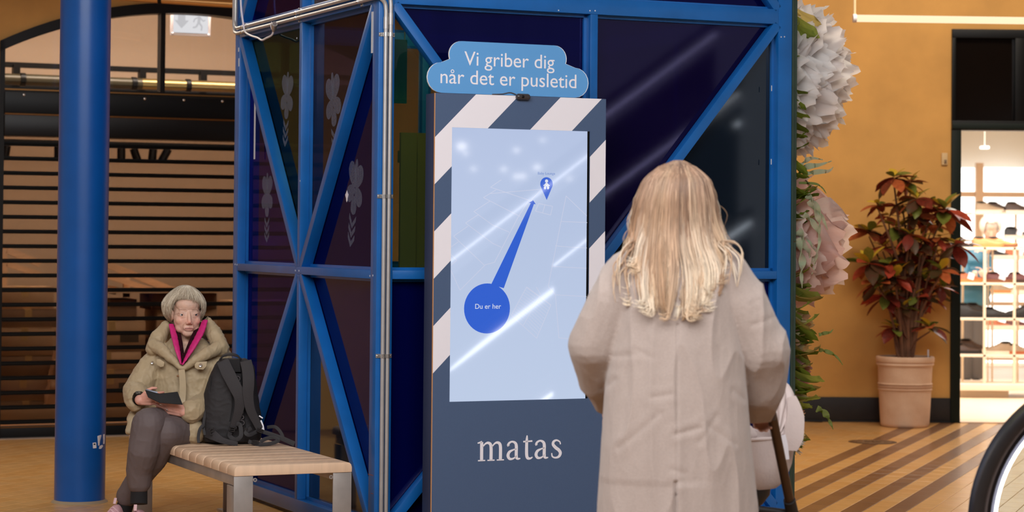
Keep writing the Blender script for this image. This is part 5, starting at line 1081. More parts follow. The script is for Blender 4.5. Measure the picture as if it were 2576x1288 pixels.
ML = frame(wrL, V((-.93, -.28, .30)).normalized(), V((.25, -.28, .93)).normalized(), V((.14, -.92, -.30)).normalized())
add_hand(mb, MR, [(0.5, 0.7, 0.3), (0.6, 0.6, 0.3), (0.65, 0.6, 0.3), (0.7, 0.6, 0.4)], (0.5, 0.5), 0.80); add_hand(mb, ML, [(0.15, 0.2, 0.1), (0.2, 0.25, 0.1), (0.25, 0.3, 0.15), (0.3, 0.35, 0.2)], (0.6, 0.2), 0.92)
body1 = remesh(mb, 0.0030, 4, 0.45)
HI = HF.inverted()
fold = [((.016, -.036), (.027, -.056)), ((.027, -.056), (.031, -.078)), ((.024, -.074), (.028, -.094)), ((.020, -.016), (.040, -.022)), ((.048, .004), (.062, -.004))]
def face_disp(p, n):
    q = HI @ p
    if q.y < 0.02 or abs(q.z) > 0.14: return 0.0
    d = 0.0
    for (a, b) in fold:
        dd = segd(V((abs(q.x), q.z, 0)), V((a[0], a[1], 0)), V((b[0], b[1], 0))); d -= 0.0015 * math.exp(-(dd / 0.0026) ** 2)
    if q.z > 0.03: d -= 0.0004 * max(0, math.sin(q.z * 620))
    return d + 0.0007 * noise.noise(q * 120)
displace(body1, face_disp)
def face_col(p):
    q = HI @ p; c = V(SK1) + V((10, 4, 2)) * noise.noise(p * 40)
    if q.y > 0.03 and -0.11 < q.z < 0.12:
        x = abs(q.x)
        c += V((5, -8, -7)) * math.exp(-(((x - .036) / .018) ** 2 + ((q.z + .028) / .02) ** 2)) + V((8, -16, -14)) * math.exp(-((x / .014) ** 2 + ((q.z + .036) / .014) ** 2))
        if q.y > 0.07 and (x / .0215) ** 2 + ((q.z + .069) / .0088) ** 2 < 1: c = V((198, 144, 132))
        if abs(q.z + .0688) < .0016 and x < .021 and q.y > .07: c = V((96, 44, 42))
        if abs(q.z - (.0235 + 0.10 * (.030 - abs(x - .030)) * .3)) < .0032 and .012 < x < .047: c = V((176, 140, 122))
        c += V((-26, -26, -22)) * math.exp(-(((x - .031) / .020) ** 2 + (q.z / .012) ** 2)) * (1 if q.y < .083 else 0.5)  # eye socket shade painted into the skin colour
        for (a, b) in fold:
            c += V((-15, -17, -16)) * math.exp(-(segd(V((x, q.z, 0)), V((a[0], a[1], 0)), V((b[0], b[1], 0))) / .0022) ** 2)  # crease shade painted along the folds, on top of the carved grooves
    elif q.z < -0.3: c += V((4, -16, -14))
    return tuple(max(0, min(255, v)) for v in c)
paint(body1, face_col)
pb1 = skin('body', body1, vcol('skin_elder', 0.5, 0.12, 0.05, 300), el, 'lined pale face, neck and hands')
add_eyes(el, HF, HSC, (0.12, -0.02), (64, 70, 78))
# hair
def hair_cap(H, parent, colors, ends, rad, n, seed, name='hair', r0=.0020, base=None, sweep=-.22):
    r = random.Random(seed); mb = MB(); cols = []
    for i in range(n):
        az = r.uniform(-math.pi, math.pi); te = ends(az) * (r.uniform(0.62, 1.08) if abs(az) < .8 else r.uniform(0.78, 1.05)); t0 = r.uniform(0.0, 0.5) * te; lift = r.uniform(-.006, .006); pts = []
        tw = r.uniform(-.12, .12); c0 = r.choice(colors); m = 9
        for k in range(m):
            f = k / (m - 1); t = t0 + (te - t0) * f; a = az + tw * f + 0.05 * math.sin(6 * f + i) + sweep * f * float(np.interp(az, [-1.3, -.4, .2, .65, 1.4], [0, 1.3, .6, -.5, 0]))
            rx, ry, rz = rad(a, t); tt = min(t, 1.75); dn = max(0, t - 1.75); q = 1 - .85 * dn * dn; pts.append(H @ V((rx * q * math.sin(tt) * math.sin(a), -.018 + ry * q * math.sin(tt) * math.cos(a), .040 + rz * math.cos(tt) - .11 * dn)) + (H.to_3x3() @ V((math.sin(a), math.cos(a), 0))) * (lift * (0.3 + f)))
        nv = len(mb.v); mb.tube(pts, [r0 * 0.9, r0 * 1.2, r0, r0 * 0.35], 4, True); cols += [(c0, 0.85 + 0.3 * ((j // 4) / m)) for j in range(len(mb.v) - nv)]
    if base:
        for c, rr in base: nv = len(mb.v); mb.ball(H @ V(c), rr, H.to_3x3(), 24, 16); cols += [(colors[0], 0.8)] * (len(mb.v) - nv)
    org = ORG[parent.name]; me = mb.mesh(name, vcol('hair_strands', 0.42, 0, 0, 80, 0.1, 0.4), True, org); at = me.color_attributes.new('tint', 'FLOAT_COLOR', 'POINT')
    at.data.foreach_set('color', np.array([lin(tuple(min(255, v * k) for v in c)) for c, k in cols], dtype=np.float32).ravel()); return link(name, me, parent)
def ends1(a):
    x = abs(a)      # 0 = over the forehead
    return float(np.interp(x, [0, 0.45, 0.7, 0.85, 1.0, 1.5, 2.4, 3.15], [1.16, 1.20, 1.36, 1.75, 2.12, 2.30, 2.5, 2.5])) + (0.12 if a > 0.3 and x < 0.8 else 0)
def rad1(a, t):
    k = 1.0 + (0.34 if math.sin(a) < 0 else 0.14) * math.sin(a) ** 2 * max(0, min(1, (t - 0.6) / 0.9))
    return (.085 * k, .114, .096)
G1 = [(184, 170, 150), (202, 190, 168), (164, 148, 126), (214, 203, 184), (150, 133, 112), (194, 180, 158)]
hair_cap(HF, el, G1, ends1, rad1, 4200, 5, r0=.0009, base=[((0, -.020, .060), (.076, .099, .064)), ((0, -.030, .040), (.080, .090, .084)), ((0, -.045, -.02), (.072, .06, .07))])
# coat
M_khaki = mat('khaki_cotton', (172, 152, 120), 0.62, 0, 0.05, 14, 0.12, 60, sheen=0.1)
mb = MB(); X3 = V((1, 0, 0)); Y3 = V((0, 1, 0))
rings = []
for (x, y, d, hw, dp) in ((474, 1118, 0.03, .205, .165), (474, 1085, 0.03, .205, .165), (473, 1050, 0.03, .190, .150), (472, 1000, 0.02, .172, .135), (471, 950, 0.02, .172, .13), (472, 912, 0.02, .180, .125), (473, 888, 0.02, .165, .11), (473, 868, 0.02, .12, .09), (472, 852, 0.03, .08, .07)):
    rings.append(oval(a1(x, y, d), X3, Y3, hw, dp, 28, 2.4))
mb.loft(rings)
limb(mb, [a1(404, 900, 0.02), a1(366, 945, -.05), elR, a1(346, 1000, -.19)], [.068, .066, .062, .054], 16); limb(mb, [a1(548, 903, 0.02), a1(548, 960, -.05), elL, a1(482, 1034, -.24)], [.070, .068, .064, .056], 16)
limb(mb, [a1(335, 1000, -.16), a1(343, 1012, -.20)], [.045, .045]); 
# skirts of the coat over the lap and the bench
limb(mb, [a1(480, 1062, -.12), a1(488, 1085, -.20), a1(470, 1104, -.20)], [.075, .06, .035]); limb(mb, [a1(505, 1075, -.10), a1(520, 1100, -.12)], [.07, .05]); limb(mb, [a1(458, 1100, -.22), a1(420, 1122, -.22)], [.028, .014]); limb(mb, [a1(372, 1030, -.06), a1(338, 1052, -.14), a1(325, 1085, -.18)], [.07, .036, .018]); limb(mb, [a1(400, 1040, -.05), a1(360, 1055, -.12)], [.08, .05])
# hood lying on the shoulders
limb(mb, [a1(417, 822, .02), a1(398, 850, -.02), a1(385, 878, -.05)], [.026, .038, .034]); limb(mb, [a1(388, 868, -.06), a1(412, 884, -.11), a1(452, 924, -.135)], [.032, .026, .012])
limb(mb, [a1(522, 812, .02), a1(540, 842, -.02), a1(556, 876, -.05)], [.026, .038, .038]); limb(mb, [a1(556, 872, -.06), a1(520, 888, -.11), a1(460, 926, -.135)], [.034, .028, .012]); limb(mb, [a1(430, 835, .11), a1(470, 838, .14), a1(512, 832, .11)], [.05, .06, .05])
coat = remesh(mb, 0.0048, 5); f1, f2 = wrinkle(0.006, 7, (1.2, 1, 1.6), 3), wrinkle(0.0042, 17, (1.5, 1, 1.0), 8)
vL = [(424, 800), (436, 850), (447, 885), (457, 924)]; vR = [(522, 800), (506, 842), (484, 880), (459, 924)]
def vopen(p):
    x, y = proj(p)
    if not 780 < y < 924 or p.y > D1 + .09: return 0.0
    a = np.interp(y, [q[1] for q in vL], [q[0] for q in vL]); b = np.interp(y, [q[1] for q in vR], [q[0] for q in vR]); m = min(x - a, b - x)
    return max(0.0, min(1.0, m / 7.0 + 0.3)) * min(1.0, (924 - y) / 30)
displace(coat, lambda p, n: f1(p, n) + f2(p, n))
for v in coat.vertices:
    if v.co.z > .6: v.co.y += .085 * vopen(v.co)
cobj = skin('parka', coat, M_khaki, el, 'khaki parka with a wide hood')
def flat_on(name, pxs, d, th, m, parent, label=None, bev=0.003):   # small flap: polygon of pixel points at depth offset d
    ps = [a1(x, y, d) for x, y in pxs]; mb = MB(); k = len(ps); mb.add(ps + [p + V((0, th, 0)) for p in ps], [tuple(range(k)), tuple(range(2 * k - 1, k - 1, -1))] + [(i, (i + 1) % k, k + (i + 1) % k, k + i) for i in range(k)])
    return mb.build(name, m, parent, False, label, bevel=bev)
M_khaki2 = mat('khaki_flap', (180, 160, 128), 0.62, 0, 0.05, 14, 0.1, 60)
flat_on('pocket_flap', [(489, 917), (494, 911), (521, 909), (520, 921), (512, 930), (497, 929), (490, 925)], -.152, .012, M_khaki2, el); flat_on('pocket_flap', [(393, 904), (401, 903), (414, 911), (412, 922), (404, 924), (394, 918)], -.130, .012, M_khaki2, el)
for x, y, d, r in ((504.5, 918.5, -.158, .0088), (383, 912, -.10, .007)):
    mb = MB(); c = a1(x, y, d); mb.lathe([(r * .4, .004), (r * .9, .005), (r, .002), (r, -.004)], frame(c, X3, Z, -Y3), 16); mb.build('press_stud', M_chrome, el, True)
mb = MB(); pts = catmull([a1(457, 930, -.150), a1(460, 965, -.150), a1(459, 1000, -.150), a1(456, 1015, -.158)], 6); mb.ribbon(pts, [.030, .034], .006, V((0, -1, 0))); mb.build('front_placket', M_khaki2, el, True)
mb = MB(); c = a1(449, 946, -.142); mb.ball(c, (.009, .005, .006)); mb.build('toggle', mat('toggle_brown', (140, 100, 66), 0.5), el, True)
mb = MB(); pts = catmull([a1(456, 1077, -.262), a1(463, 1088, -.268), a1(470, 1098, -.258)], 5); mb.ribbon(pts, [.014, .010], .006, V((0, -1, 0))); mb.build('zip_pull', M_black, el, True)
# pink lining and dark scarf in the collar
M_pink = mat('magenta_lining', (196, 28, 112), 0.6, 0, 0.1, 40, 0.15, 60); M_scarf = mat('dark_scarf', (14, 9, 11), 0.95, 0, 0, 60, 0.2, 90, spec=0.1, c2=(58, 16, 28))
for pts, w, nn in (([(431, 816, -.035), (439, 848, -.085), (447, 882, -.128), (456, 918, -.152)], [.030, .036, .030, .010], V((.55, -.8, .1))), ([(516, 806, -.03), (504, 838, -.08), (484, 874, -.128), (458, 919, -.152)], [.034, .044, .040, .010], V((-.45, -.85, .1)))):
    c = catmull([a1(*q) for q in pts], 6); mb = MB(); mb.tube(c, [k * .52 for k in w], 14, True, (nn, 0.45)); me = remesh(mb, .004, 3); displace(me, lambda p, n: .0005 * math.sin(p.z * 260 + p.x * 90)); skin('lining', me, M_pink, el, 'bright magenta hood lining')
for pts, w in (([(446, 834, -.035), (450, 862, -.075), (455, 893, -.108), (459, 914, -.130)], [.030, .038, .034, .020]), ([(498, 828, -.03), (488, 852, -.075), (473, 886, -.108), (460, 915, -.130)], [.030, .040, .034, .020])):
    c = catmull([a1(*q) for q in pts], 6); mb = MB(); mb.tube(c, [k * .5 for k in w], 10, True, (V((0, 1, 0)), 0.6)); mb.build('scarf', M_scarf, el, True)
for w_, e_, r in ((wrR, elR, .032), (wrL, elL, .032)):
    d = (e_ - w_).normalized(); mb = MB(); mb.tube([w_ + d * 0.012, w_ + d * 0.05, w_ + d * .09], [r * .95, r * 1.2, r * 1.2], 16); mb.build('undersleeve', M_black, el, True)
# trousers, socks and shoes
M_trs = mat('grey_brown_trousers', (98, 86, 86), 0.75, 0, 0.05, 12, 0.08, 120)
mb = MB(); limb(mb, [hipR, a1(405, 1072, -.20), knR, a1(362, 1130, -.35), a1(351, 1180, -.31), a1(350, 1212, -.29)], [.095, .092, .080, .076, .064, .058], 18)
capsule(mb, hipR, hipL, .10, .10)
me = remesh(mb, .0045, 5); fw_ = wrinkle(.0032, 9, (1.5, 1, .8), 21); displace(me, fw_); skin('trouser_leg', me, M_trs, el)
mb = MB(); limb(mb, [hipL, a1(450, 1088, -.18), knL, a1(388, 1150, -.24), a1(345, 1210, -.16), a1(320, 1248, -.11)], [.095, .090, .074, .066, .058, .054], 18)
me = remesh(mb, .0045, 5); displace(me, fw_); skin('trouser_leg', me, M_trs, el)
M_sock = mat('black_sock', (20, 18, 20), 0.9, 0, 0.1, 60, 0.1, 200)
fR, fL = a1(349, 1268, -.30), a1(305, 1300, -.10)
mb = MB(); mb.tube([a1(350, 1200, -.29), anR, fR], [.042, .040, .042], 16); mb.build('sock', M_sock, el, True); mb = MB(); mb.tube([a1(322, 1240, -.11), anL, fL], [.042, .040, .042], 16); mb.build('sock', M_sock, el, True)
M_shoep = mat('pink_knit_shoe', (196, 150, 156), 0.7, 0, 0.08, 60, 0.2, 220); M_shoes = mat('shoe_sole_white', (226, 216, 214), 0.6); M_lace = mat('pink_lace', (216, 180, 184), 0.7)
def sneaker(ank, fwd, zfloor):
    f = V(fwd).normalized(); up = V((0, 0, 1)); up = (up - f * up.dot(f)).normalized(); sd = f.cross(up); o = ank - up * (ank.z - zfloor) / max(up.z, .5); Fm = frame(o + f * 0.075, f, -sd, up)
    rs, ru, n = [], [], 13
    for i in range(n):
        t = i / (n - 1); x = -.125 + .25 * t; w = .044 * float(np.interp(t, [0, .08, .3, .55, .75, .92, 1], [.5, .74, .80, .92, 1.0, .72, .3])); h = float(np.interp(t, [0, .08, .25, .38, .5, .7, .9, 1], [.07, .09, .105, .118, .10, .07, .05, .03]))
        rs.append([Fm @ V((x, w * 1.06 * math.cos(q), .012 + .012 * math.copysign(1, math.sin(q)))) for q in [2 * math.pi * (j + .5) / 14 for j in range(14)]]); ru.append([Fm @ V((x, w * math.cos(q), .022 + max(0, math.sin(q)) ** .75 * (h - .022))) for q in [math.pi * j / 11 for j in range(12)]])
    mb = MB(); mb.loft(ru); sh_ = mb.build('shoe', M_shoep, el, True, 'pink knitted slip-on sneaker'); mb = MB(); mb.loft(rs); mb.build('sole', M_shoes, sh_, True)
    mb = MB()
    for k in range(5):
        x = .0 + .018 * k; h = float(np.interp((x + .125) / .25, [.38, .5, .7, .9], [.118, .10, .07, .05])); mb.tube(catmull([Fm @ V((x - .004, -.03, h - .022)), Fm @ V((x + .004, 0, h + .003)), Fm @ V((x - .004, .03, h - .022))], 4), .003, 6)
    mb.tube([Fm @ V((-.01, 0, .118)), Fm @ V((-.022, 0, .145))], [.008, .008], 8, True, (V((0, 0, 1)), .5)); mb.build('laces', M_lace, sh_, True)
sneaker(fR + V((0, 0, -0.01)), (-.10, -.95, -.22), fR.z - .125); sneaker(fL, (-.38, -.92, 0), 0.0)
# phone case in her hands
pcs = thing('phone_case', 'open black phone wallet held in both hands over the lap', 'phone', a1(412, 1003, -.36))
def slab(name, q, th, m, parent): 
    mb = MB(); ps = [a1(*p) for p in q]; n = (ps[1] - ps[0]).cross(ps[3] - ps[0]).normalized() * th
    if n.y < 0: n = -n
    mb.hexa(ps + [p + n for p in ps]); return mb.build(name, m, parent, bevel=.0025)
M_case = mat('black_leather_case', (12, 9, 9), 0.75, 0, 0.1, 80, 0.1, 150)
slab('case_cover', [(364, 980, -.34), (402, 990, -.36), (400, 1012, -.375), (372, 999, -.36)], .008, M_case, pcs); slab('case_flap', [(401, 990, -.36), (447, 985, -.33), (460, 1018, -.345), (400, 1013, -.375)], .006, M_case, pcs)
slab('phone', [(366, 977.5, -.31), (396, 985, -.32), (398, 998, -.325), (371, 992, -.325)], .008, mat('phone_grey', (120, 126, 140), 0.3, 0.3), pcs)
mb = MB(); mb.tube([ML @ V((.088 * .92, -.0095 * .92, .012)), ML @ V((.086 * .92, -.0095 * .92, .013))], .006, 10); mb.ball(ML @ V((.090 * .92, -.0095 * .92, .014)), .003); mb.build('ring', M_chrome, el, True)

# ------------------------------------------------------------------ backpack on the bench
BD = G(585, 1119, BZ).y
def a2(x, y, d=0.0): return P(x, y, BD + d)
bp = thing('backpack', 'black backpack standing on the bench with its shoulder straps facing out', 'backpack', a2(585, 1119))
M_bag = mat('black_nylon', (36, 33, 35), 0.75, 0, 0.08, 20, 0.12, 220); M_bag2 = mat('strap_nylon', (44, 40, 42), 0.75, 0, 0.06, 20, 0.14, 200); M_web = mat('black_webbing', (38, 35, 37), 0.7, 0, 0.05, 30, 0.2, 260); M_pad = mat('black_mesh_pad', (24, 22, 24), 0.9, 0, 0.1, 40, 0.3, 160)
mb = MB(); rings = []
zb1 = a2(585, 1121).z
for (y, xl, xr, d, dp) in ((1120, 528, 640, .10, .06), (1108, 512, 655, .10, .095), (1075, 506, 660, .10, .105), (1030, 508, 655, .10, .105), (990, 514, 648, .10, .10), (950, 527, 643, .095, .09), (925, 537, 640, .09, .08), (910, 546, 632, .085, .065), (902, 560, 618, .08, .04)):
    c = a2((xl + xr) / 2, y, d); c.z = max(c.z, BZ + 0.003); rings.append(oval(c, V((.985, .17, 0)), V((-.17, .985, 0)), (xr - xl) / 2 * BD / FPX, dp, 28, 3.0))
mb.loft(rings); me = remesh(mb, .005, 8); fbag = wrinkle(.0035, 12, (1, 1, 1.5), 4); displace(me, lambda p, n: fbag(p, n) if p.z > BZ + .02 else 0); skin('main_bag', me, M_bag, bp)
bN = V((.17, -.985, 0)).normalized()
def strap(name, pts, w, th, m=M_bag2, nn=None, parent=None):
    c = catmull([a2(*q) for q in pts], 6); mb = MB(); mb.ribbon(c, w, th, nn or bN); return mb.build(name, m, parent or bp, True, bevel=min(.004, th * .3))
flat = [(577, 905, -.002), (603, 905, -.002), (606, 936, -.008), (585, 936, -.008)]
mb = MB(); ps = [a2(*q) for q in flat]; mb.hexa(ps + [p + V((0, .01, 0)) for p in ps]); mb.build('top_pad', M_pad, bp, bevel=.003)
mb = MB(); ps = [a2(*q) for q in ((588, 940, -.006), (606, 940, -.006), (618, 1085, -.006), (604, 1085, -.006))]; mb.hexa(ps + [p + V((0, .012, 0)) for p in ps]); mb.build('spine_pad', M_pad, bp, bevel=.003)
for y, h in ((953, 8), (966, 7), (980, 6), (1036, 7), (1050, 6), (1064, 7)):
    mb = MB(); c = a2(596 + (y - 950) * .10, y, -.012); q = [c + V((math.cos(t) * .014, 0, math.sin(t) * h * .0016)) for t in [2 * math.pi * i / 16 for i in range(17)]]; mb.tube(q, .003, 6); mb.build('moulded_ring', mat('moulded_rib', (66, 60, 62), 0.6), bp, True)
strap('shoulder_strap', [(560, 908, -.004), (572, 935, -.020), (590, 970, -.032), (603, 1000, -.034), (601, 1030, -.028), (592, 1060, -.018), (586, 1078, -.012)], [.060, .064, .060, .050, .040, .034], .016)
strap('shoulder_strap', [(618, 908, -.004), (624, 935, -.020), (625, 965, -.032), (624, 995, -.034), (630, 1030, -.028), (644, 1060, -.016), (653, 1078, -.010)], [.056, .058, .056, .048, .040, .034], .016)
strap('haul_handle', [(553, 906, .03), (562, 895, .02), (580, 891, .015), (598, 896, .02), (606, 904, .03)], [.022, .026, .022], .008, M_web, V((0, -.3, 1)))
strap('hip_belt', [(518, 1088, .0), (535, 1094, -.045), (560, 1108, -.06), (598, 1117, -.05)], [.045, .050, .030, .020], .010); strap('webbing_loop', [(582, 1082, -.015), (578, 1096, -.045), (592, 1106, -.055), (606, 1096, -.05), (604, 1070, -.035), (595, 1066, -.03)], .020, .003, M_web)
strap('webbing_loop', [(648, 1084, -.02), (628, 1094, -.05), (618, 1088, -.05), (632, 1076, -.03)], .018, .003, M_web)
strap('webbing_tail', [(655, 1084, -.02), (680, 1092, -.03), (712, 1104, -.04), (741, 1117, -.055)], [.018, .022, .024], .003, M_web); strap('webbing_tail', [(672, 1075, .0), (692, 1074, -.01), (705, 1086, -.015), (712, 1100, -.02)], .016, .003, M_web)
strap('webbing_loop', [(625, 1110, -.05), (650, 1118, -.055), (680, 1116, -.05), (700, 1108, -.045), (690, 1100, -.04), (668, 1104, -.045), (655, 1112, -.05)], .018, .003, M_web); strap('webbing_tail', [(530, 1018, .02), (517, 1040, .01), (512, 1072, .0), (516, 1095, -.01)], [.014, .012], .004, M_web); strap('webbing_tail', [(513, 1068, -.01), (503, 1080, -.02), (499, 1100, -.025), (500, 1114, -.03)], [.016, .014], .004, M_web)
M_buck = mat('buckle_plastic', (30, 28, 30), 0.3)
for x, y, d, w, h in ((534, 1086, -.05, .026, .034), (584, 1080, -.03, .028, .022), (654, 1083, -.03, .030, .018), (618, 1080, -.045, .018, .014), (642, 1112, -.06, .034, .018)):
    c = a2(x, y, d); M = frame(c, V((.985, .17, 0)), bN * -1, Z) @ Matrix.Rotation(rnd.uniform(-.4, .4), 4, 'Y'); t_ = 0.004
    mb = MB()
    for q in ((-w / 2, w / 2, -h / 2, -h / 2 + t_), (-w / 2, w / 2, h / 2 - t_, h / 2), (-w / 2, -w / 2 + t_, -h / 2, h / 2), (w / 2 - t_, w / 2, -h / 2, h / 2), (-w / 2, w / 2, -t_ / 2, t_ / 2)): mb.box(M, q[0], q[1], -.003, .003, q[2], q[3])
    mb.build('buckle', M_buck, bp)
strap('reflective_strip', [(652, 1046, .0), (658, 1050, -.002), (661, 1052, .0)], .006, .003, M_white); strap('reflective_strip', [(655, 1058, -.003), (660, 1070, -.004), (662, 1082, -.004)], [.012, .012], .003, M_white)
strap('seam_piping', [(553, 912, -.004), (566, 945, -.012), (580, 985, -.014), (584, 1020, -.012), (578, 1060, -.008)], .004, .004, M_pad); strap('seam_piping', [(531, 945, .02), (530, 985, .01), (531, 1020, .005), (531, 1060, .0)], .004, .004, M_pad)

# ------------------------------------------------------------------ the standing blonde woman
D2 = 7.13; S2 = FPX / D2
def a3(x, y, d=0.0): return P(x, y, D2 + d)
bw = thing('person', 'blonde woman in a long beige wool coat seen from behind at the kiosk', 'person', V((a3(1700, 900).x, D2, 0)))
HB = frame(a3(1702, 512, .02), V((-1, 0, 0)), V((0, 1, 0.0)), V((0, 0.0, 1)))
mb = MB(); add_head(mb, HB, .90)
nk = HB @ V((0, -.035, -.17)); limb(mb, [nk, a3(1702, 720, .02), a3(1702, 860, .02), a3(1702, 980, .02)], [.056, .10, .10, .13])
hRs, hRe, hRw = a3(1838, 700, .0), a3(1925, 890, .02), a3(1922, 1015, .27); hLs, hLe, hLw = a3(1566, 700, .0), a3(1493, 872, .02), a3(1545, 1020, .33)
limb(mb, [a3(1702, 690, .02), hRs, hRe, hRw], [.07, .05, .038, .025]); limb(mb, [a3(1702, 690, .02), hLs, hLe, hLw], [.07, .05, .038, .025])
zt = lambda x, y, z, d=0.0: V((a3(x, 900).x, D2 + d, z))
for s in (-1, 1):
    hx = 1702 + s * 72; limb(mb, [zt(hx, 0, .92), zt(hx, 0, .50), zt(hx, 0, .10)], [.085, .058, .04]); limb(mb, [zt(hx, 0, .06, -.03), zt(hx, 0, .045, .14)], [.034, .030])
hm = lambda w, s: frame(w, V((s * .05, .75, -.35)).normalized(), V((-s * .95, .1, .2)).normalized(), V((0, .3, .9)).normalized())
add_hand(mb, hm(hRw, 1), [1.1, 1.1, 1.1, 1.1], (0.6, 0.8), 0.9); add_hand(mb, hm(hLw, -1), [1.1, 1.1, 1.1, 1.1], (0.6, 0.8), 0.9)
body2 = remesh(mb, .005, 4); paint(body2, lambda p: (222, 176, 156)); skin('body', body2, vcol('skin_young', 0.5, 0.12), bw); add_eyes(bw, HB, .90, (0, 0), (90, 110, 130))
for s in (-1, 1):
    hx = 1702 + s * 72; mb = MB(); limb(mb, [zt(hx, 0, .88), zt(hx, 0, .50), zt(hx, 0, .12)], [.10, .078, .066]); me = remesh(mb, .009, 3); skin('trouser_leg', me, mat('dark_trousers', (50, 46, 50), 0.8), bw)
    mb = MB(); rr2 = []
    for i in range(9):
        t = i / 8; w = .042 * math.sin(math.pi * (.18 + .68 * t)) + .006; h = float(np.interp(t, [0, .25, .5, 1], [.11, .11, .075, .04])); rr2.append([zt(hx, 0, 0, -.08 + .26 * t) + V((w * math.cos(q), 0, max(.0, .002 + h * math.sin(q)) if math.sin(q) > 0 else 0.0)) for q in [2 * math.pi * j / 14 for j in range(14)]])
    mb.loft(rr2); mb.build('shoe', mat('white_shoe', (220, 216, 212), 0.5), bw, True)
# coat
M_wool = mat('beige_wool', (168, 153, 145), 0.9, 0, 0.05, 160, 0.35, 420, spec=0.15, sheen=0.35)
mb = MB(); rings = []
for (y, xl, xr, d, dp) in ((1480, 1492, 1914, .0, .185), (1380, 1500, 1906, .0, .18), (1288, 1508, 1898, .0, .172), (1150, 1513, 1891, .0, .165), (1000, 1519, 1881, .0, .155), (900, 1528, 1869, .0, .145), (800, 1536, 1862, .0, .138), (730, 1538, 1860, .0, .128), (685, 1552, 1850, .0, .112), (655, 1580, 1822, .0, .095), (632, 1620, 1785, .01, .08), (612, 1650, 1752, .015, .068), (596, 1660, 1744, .02, .062)):
    rings.append(oval(a3((xl + xr) / 2, y, d), X3, Y3, (xr - xl) / 2 / S2, dp, 36, 2.3))
mb.loft(rings)
limb(mb, [a3(1590, 690, .0), a3(1545, 760, -.005), a3(1500, 868, .01), a3(1512, 945, .12), a3(1535, 998, .26)], [.085, .082, .079, .069, .056], 20)
limb(mb, [a3(1815, 690, .0), a3(1868, 770, -.005), a3(1918, 880, .01), a3(1914, 968, .10), a3(1910, 1012, .22), a3(1914, 1020, .30)], [.085, .086, .085, .080, .066, .060], 20)
coat = remesh(mb, .0045, 8, .5); sx = a3(1695, 900).x; zs0 = a3(1695, 1196).z; ztop_ = a3(1695, 810).z
f1, f2 = wrinkle(.015, 3.4, (1.8, 1, .4), 31), wrinkle(.0016, 9, (1.4, 1, .5), 17)
creases = [((1640, 1000), (1690, 992), .007), ((1700, 1092), (1760, 1076), .010), ((1600, 880), (1640, 900), .005), ((1800, 1050), (1760, 1110), .006), ((1520, 985), (1545, 960), .008), ((1880, 1010), (1850, 985), .006), ((1900, 820), (1960, 800), .006), ((1545, 900), (1600, 893), .006), ((1560, 1130), (1660, 1040), .006), ((1850, 1120), (1765, 1060), .006), ((1720, 1190), (1690, 1180), .006)]
cr = [(a3(*a, -.15), a3(*b, -.15), k) for a, b, k in creases]
def coat_disp(p, n):
    d = f1(p, n) + f2(p, n)
    if n.y < -0.1:
        if p.z < ztop_: d -= .006 * math.exp(-((p.x - sx) / .0035) ** 2)
        if p.z < zs0: d += (.010 if p.x > sx else -.003) * math.exp(-max(0, (p.x - sx)) / .05) * min(1, (zs0 - p.z) / .02) - .010 * math.exp(-((p.x - sx + .004) / .005) ** 2)
        for a, b, k in cr:
            dd = segd(V((p.x, 0, p.z)), V((a.x, 0, a.z)), V((b.x, 0, b.z))); d -= .22 * k * math.exp(-(dd / .008) ** 2) - .14 * k * math.exp(-((dd - .020) / .014) ** 2)
    return d
displace(coat, coat_disp); skin('wool_coat', coat, M_wool, bw, 'long beige wool coat with a centre back slit')
# hair
def hairtube(mb, cols, pts, r0, c0, c1, seg=4, n=3):
    c = catmull(pts, n); nv = len(mb.v); mb.tube(c, [r0 * .7, r0, r0 * 1.05, r0 * .9, r0 * .3], seg, True); k = len(c)
    for j in range(len(mb.v) - nv): f = (j // seg) / (k - 1); cols.append(tuple(c0[q] + (c1[q] - c0[q]) * min(1, f * 1.1) ** 1.4 for q in range(3)))
YS = [404, 418, 450, 500, 560, 620, 670, 720, 770, 805]
HWL = [4, 40, 78, 97, 106, 118, 128, 118, 100, 70]; CXL = [1706, 1704, 1704, 1701, 1701, 1703, 1707, 1703, 1697, 1690]; DPL = [.02, .055, .09, .108, .100, .088, .075, .075, .080, .085]; DOF = [.02, .02, .02, .02, .02, -.005, -.03, -.055, -.07, -.08]
def hp(phi, y, lift=0.0):
    hw, cx, dp, of = (float(np.interp(y, YS, A)) for A in (HWL, CXL, DPL, DOF)); p = a3(cx + hw * math.sin(phi), y, of); return p + V((0, -(dp + lift) * math.cos(phi), 0)) + V((lift * math.sin(phi), 0, 0))
r = random.Random(12); mb = MB(); cols = []
roots = [(134, 104, 84), (150, 118, 96), (164, 132, 108), (122, 94, 76), (180, 150, 124)]; tips = [(222, 198, 168), (232, 214, 188), (206, 176, 144), (184, 146, 112), (238, 224, 202), (216, 188, 156), (170, 132, 100)]
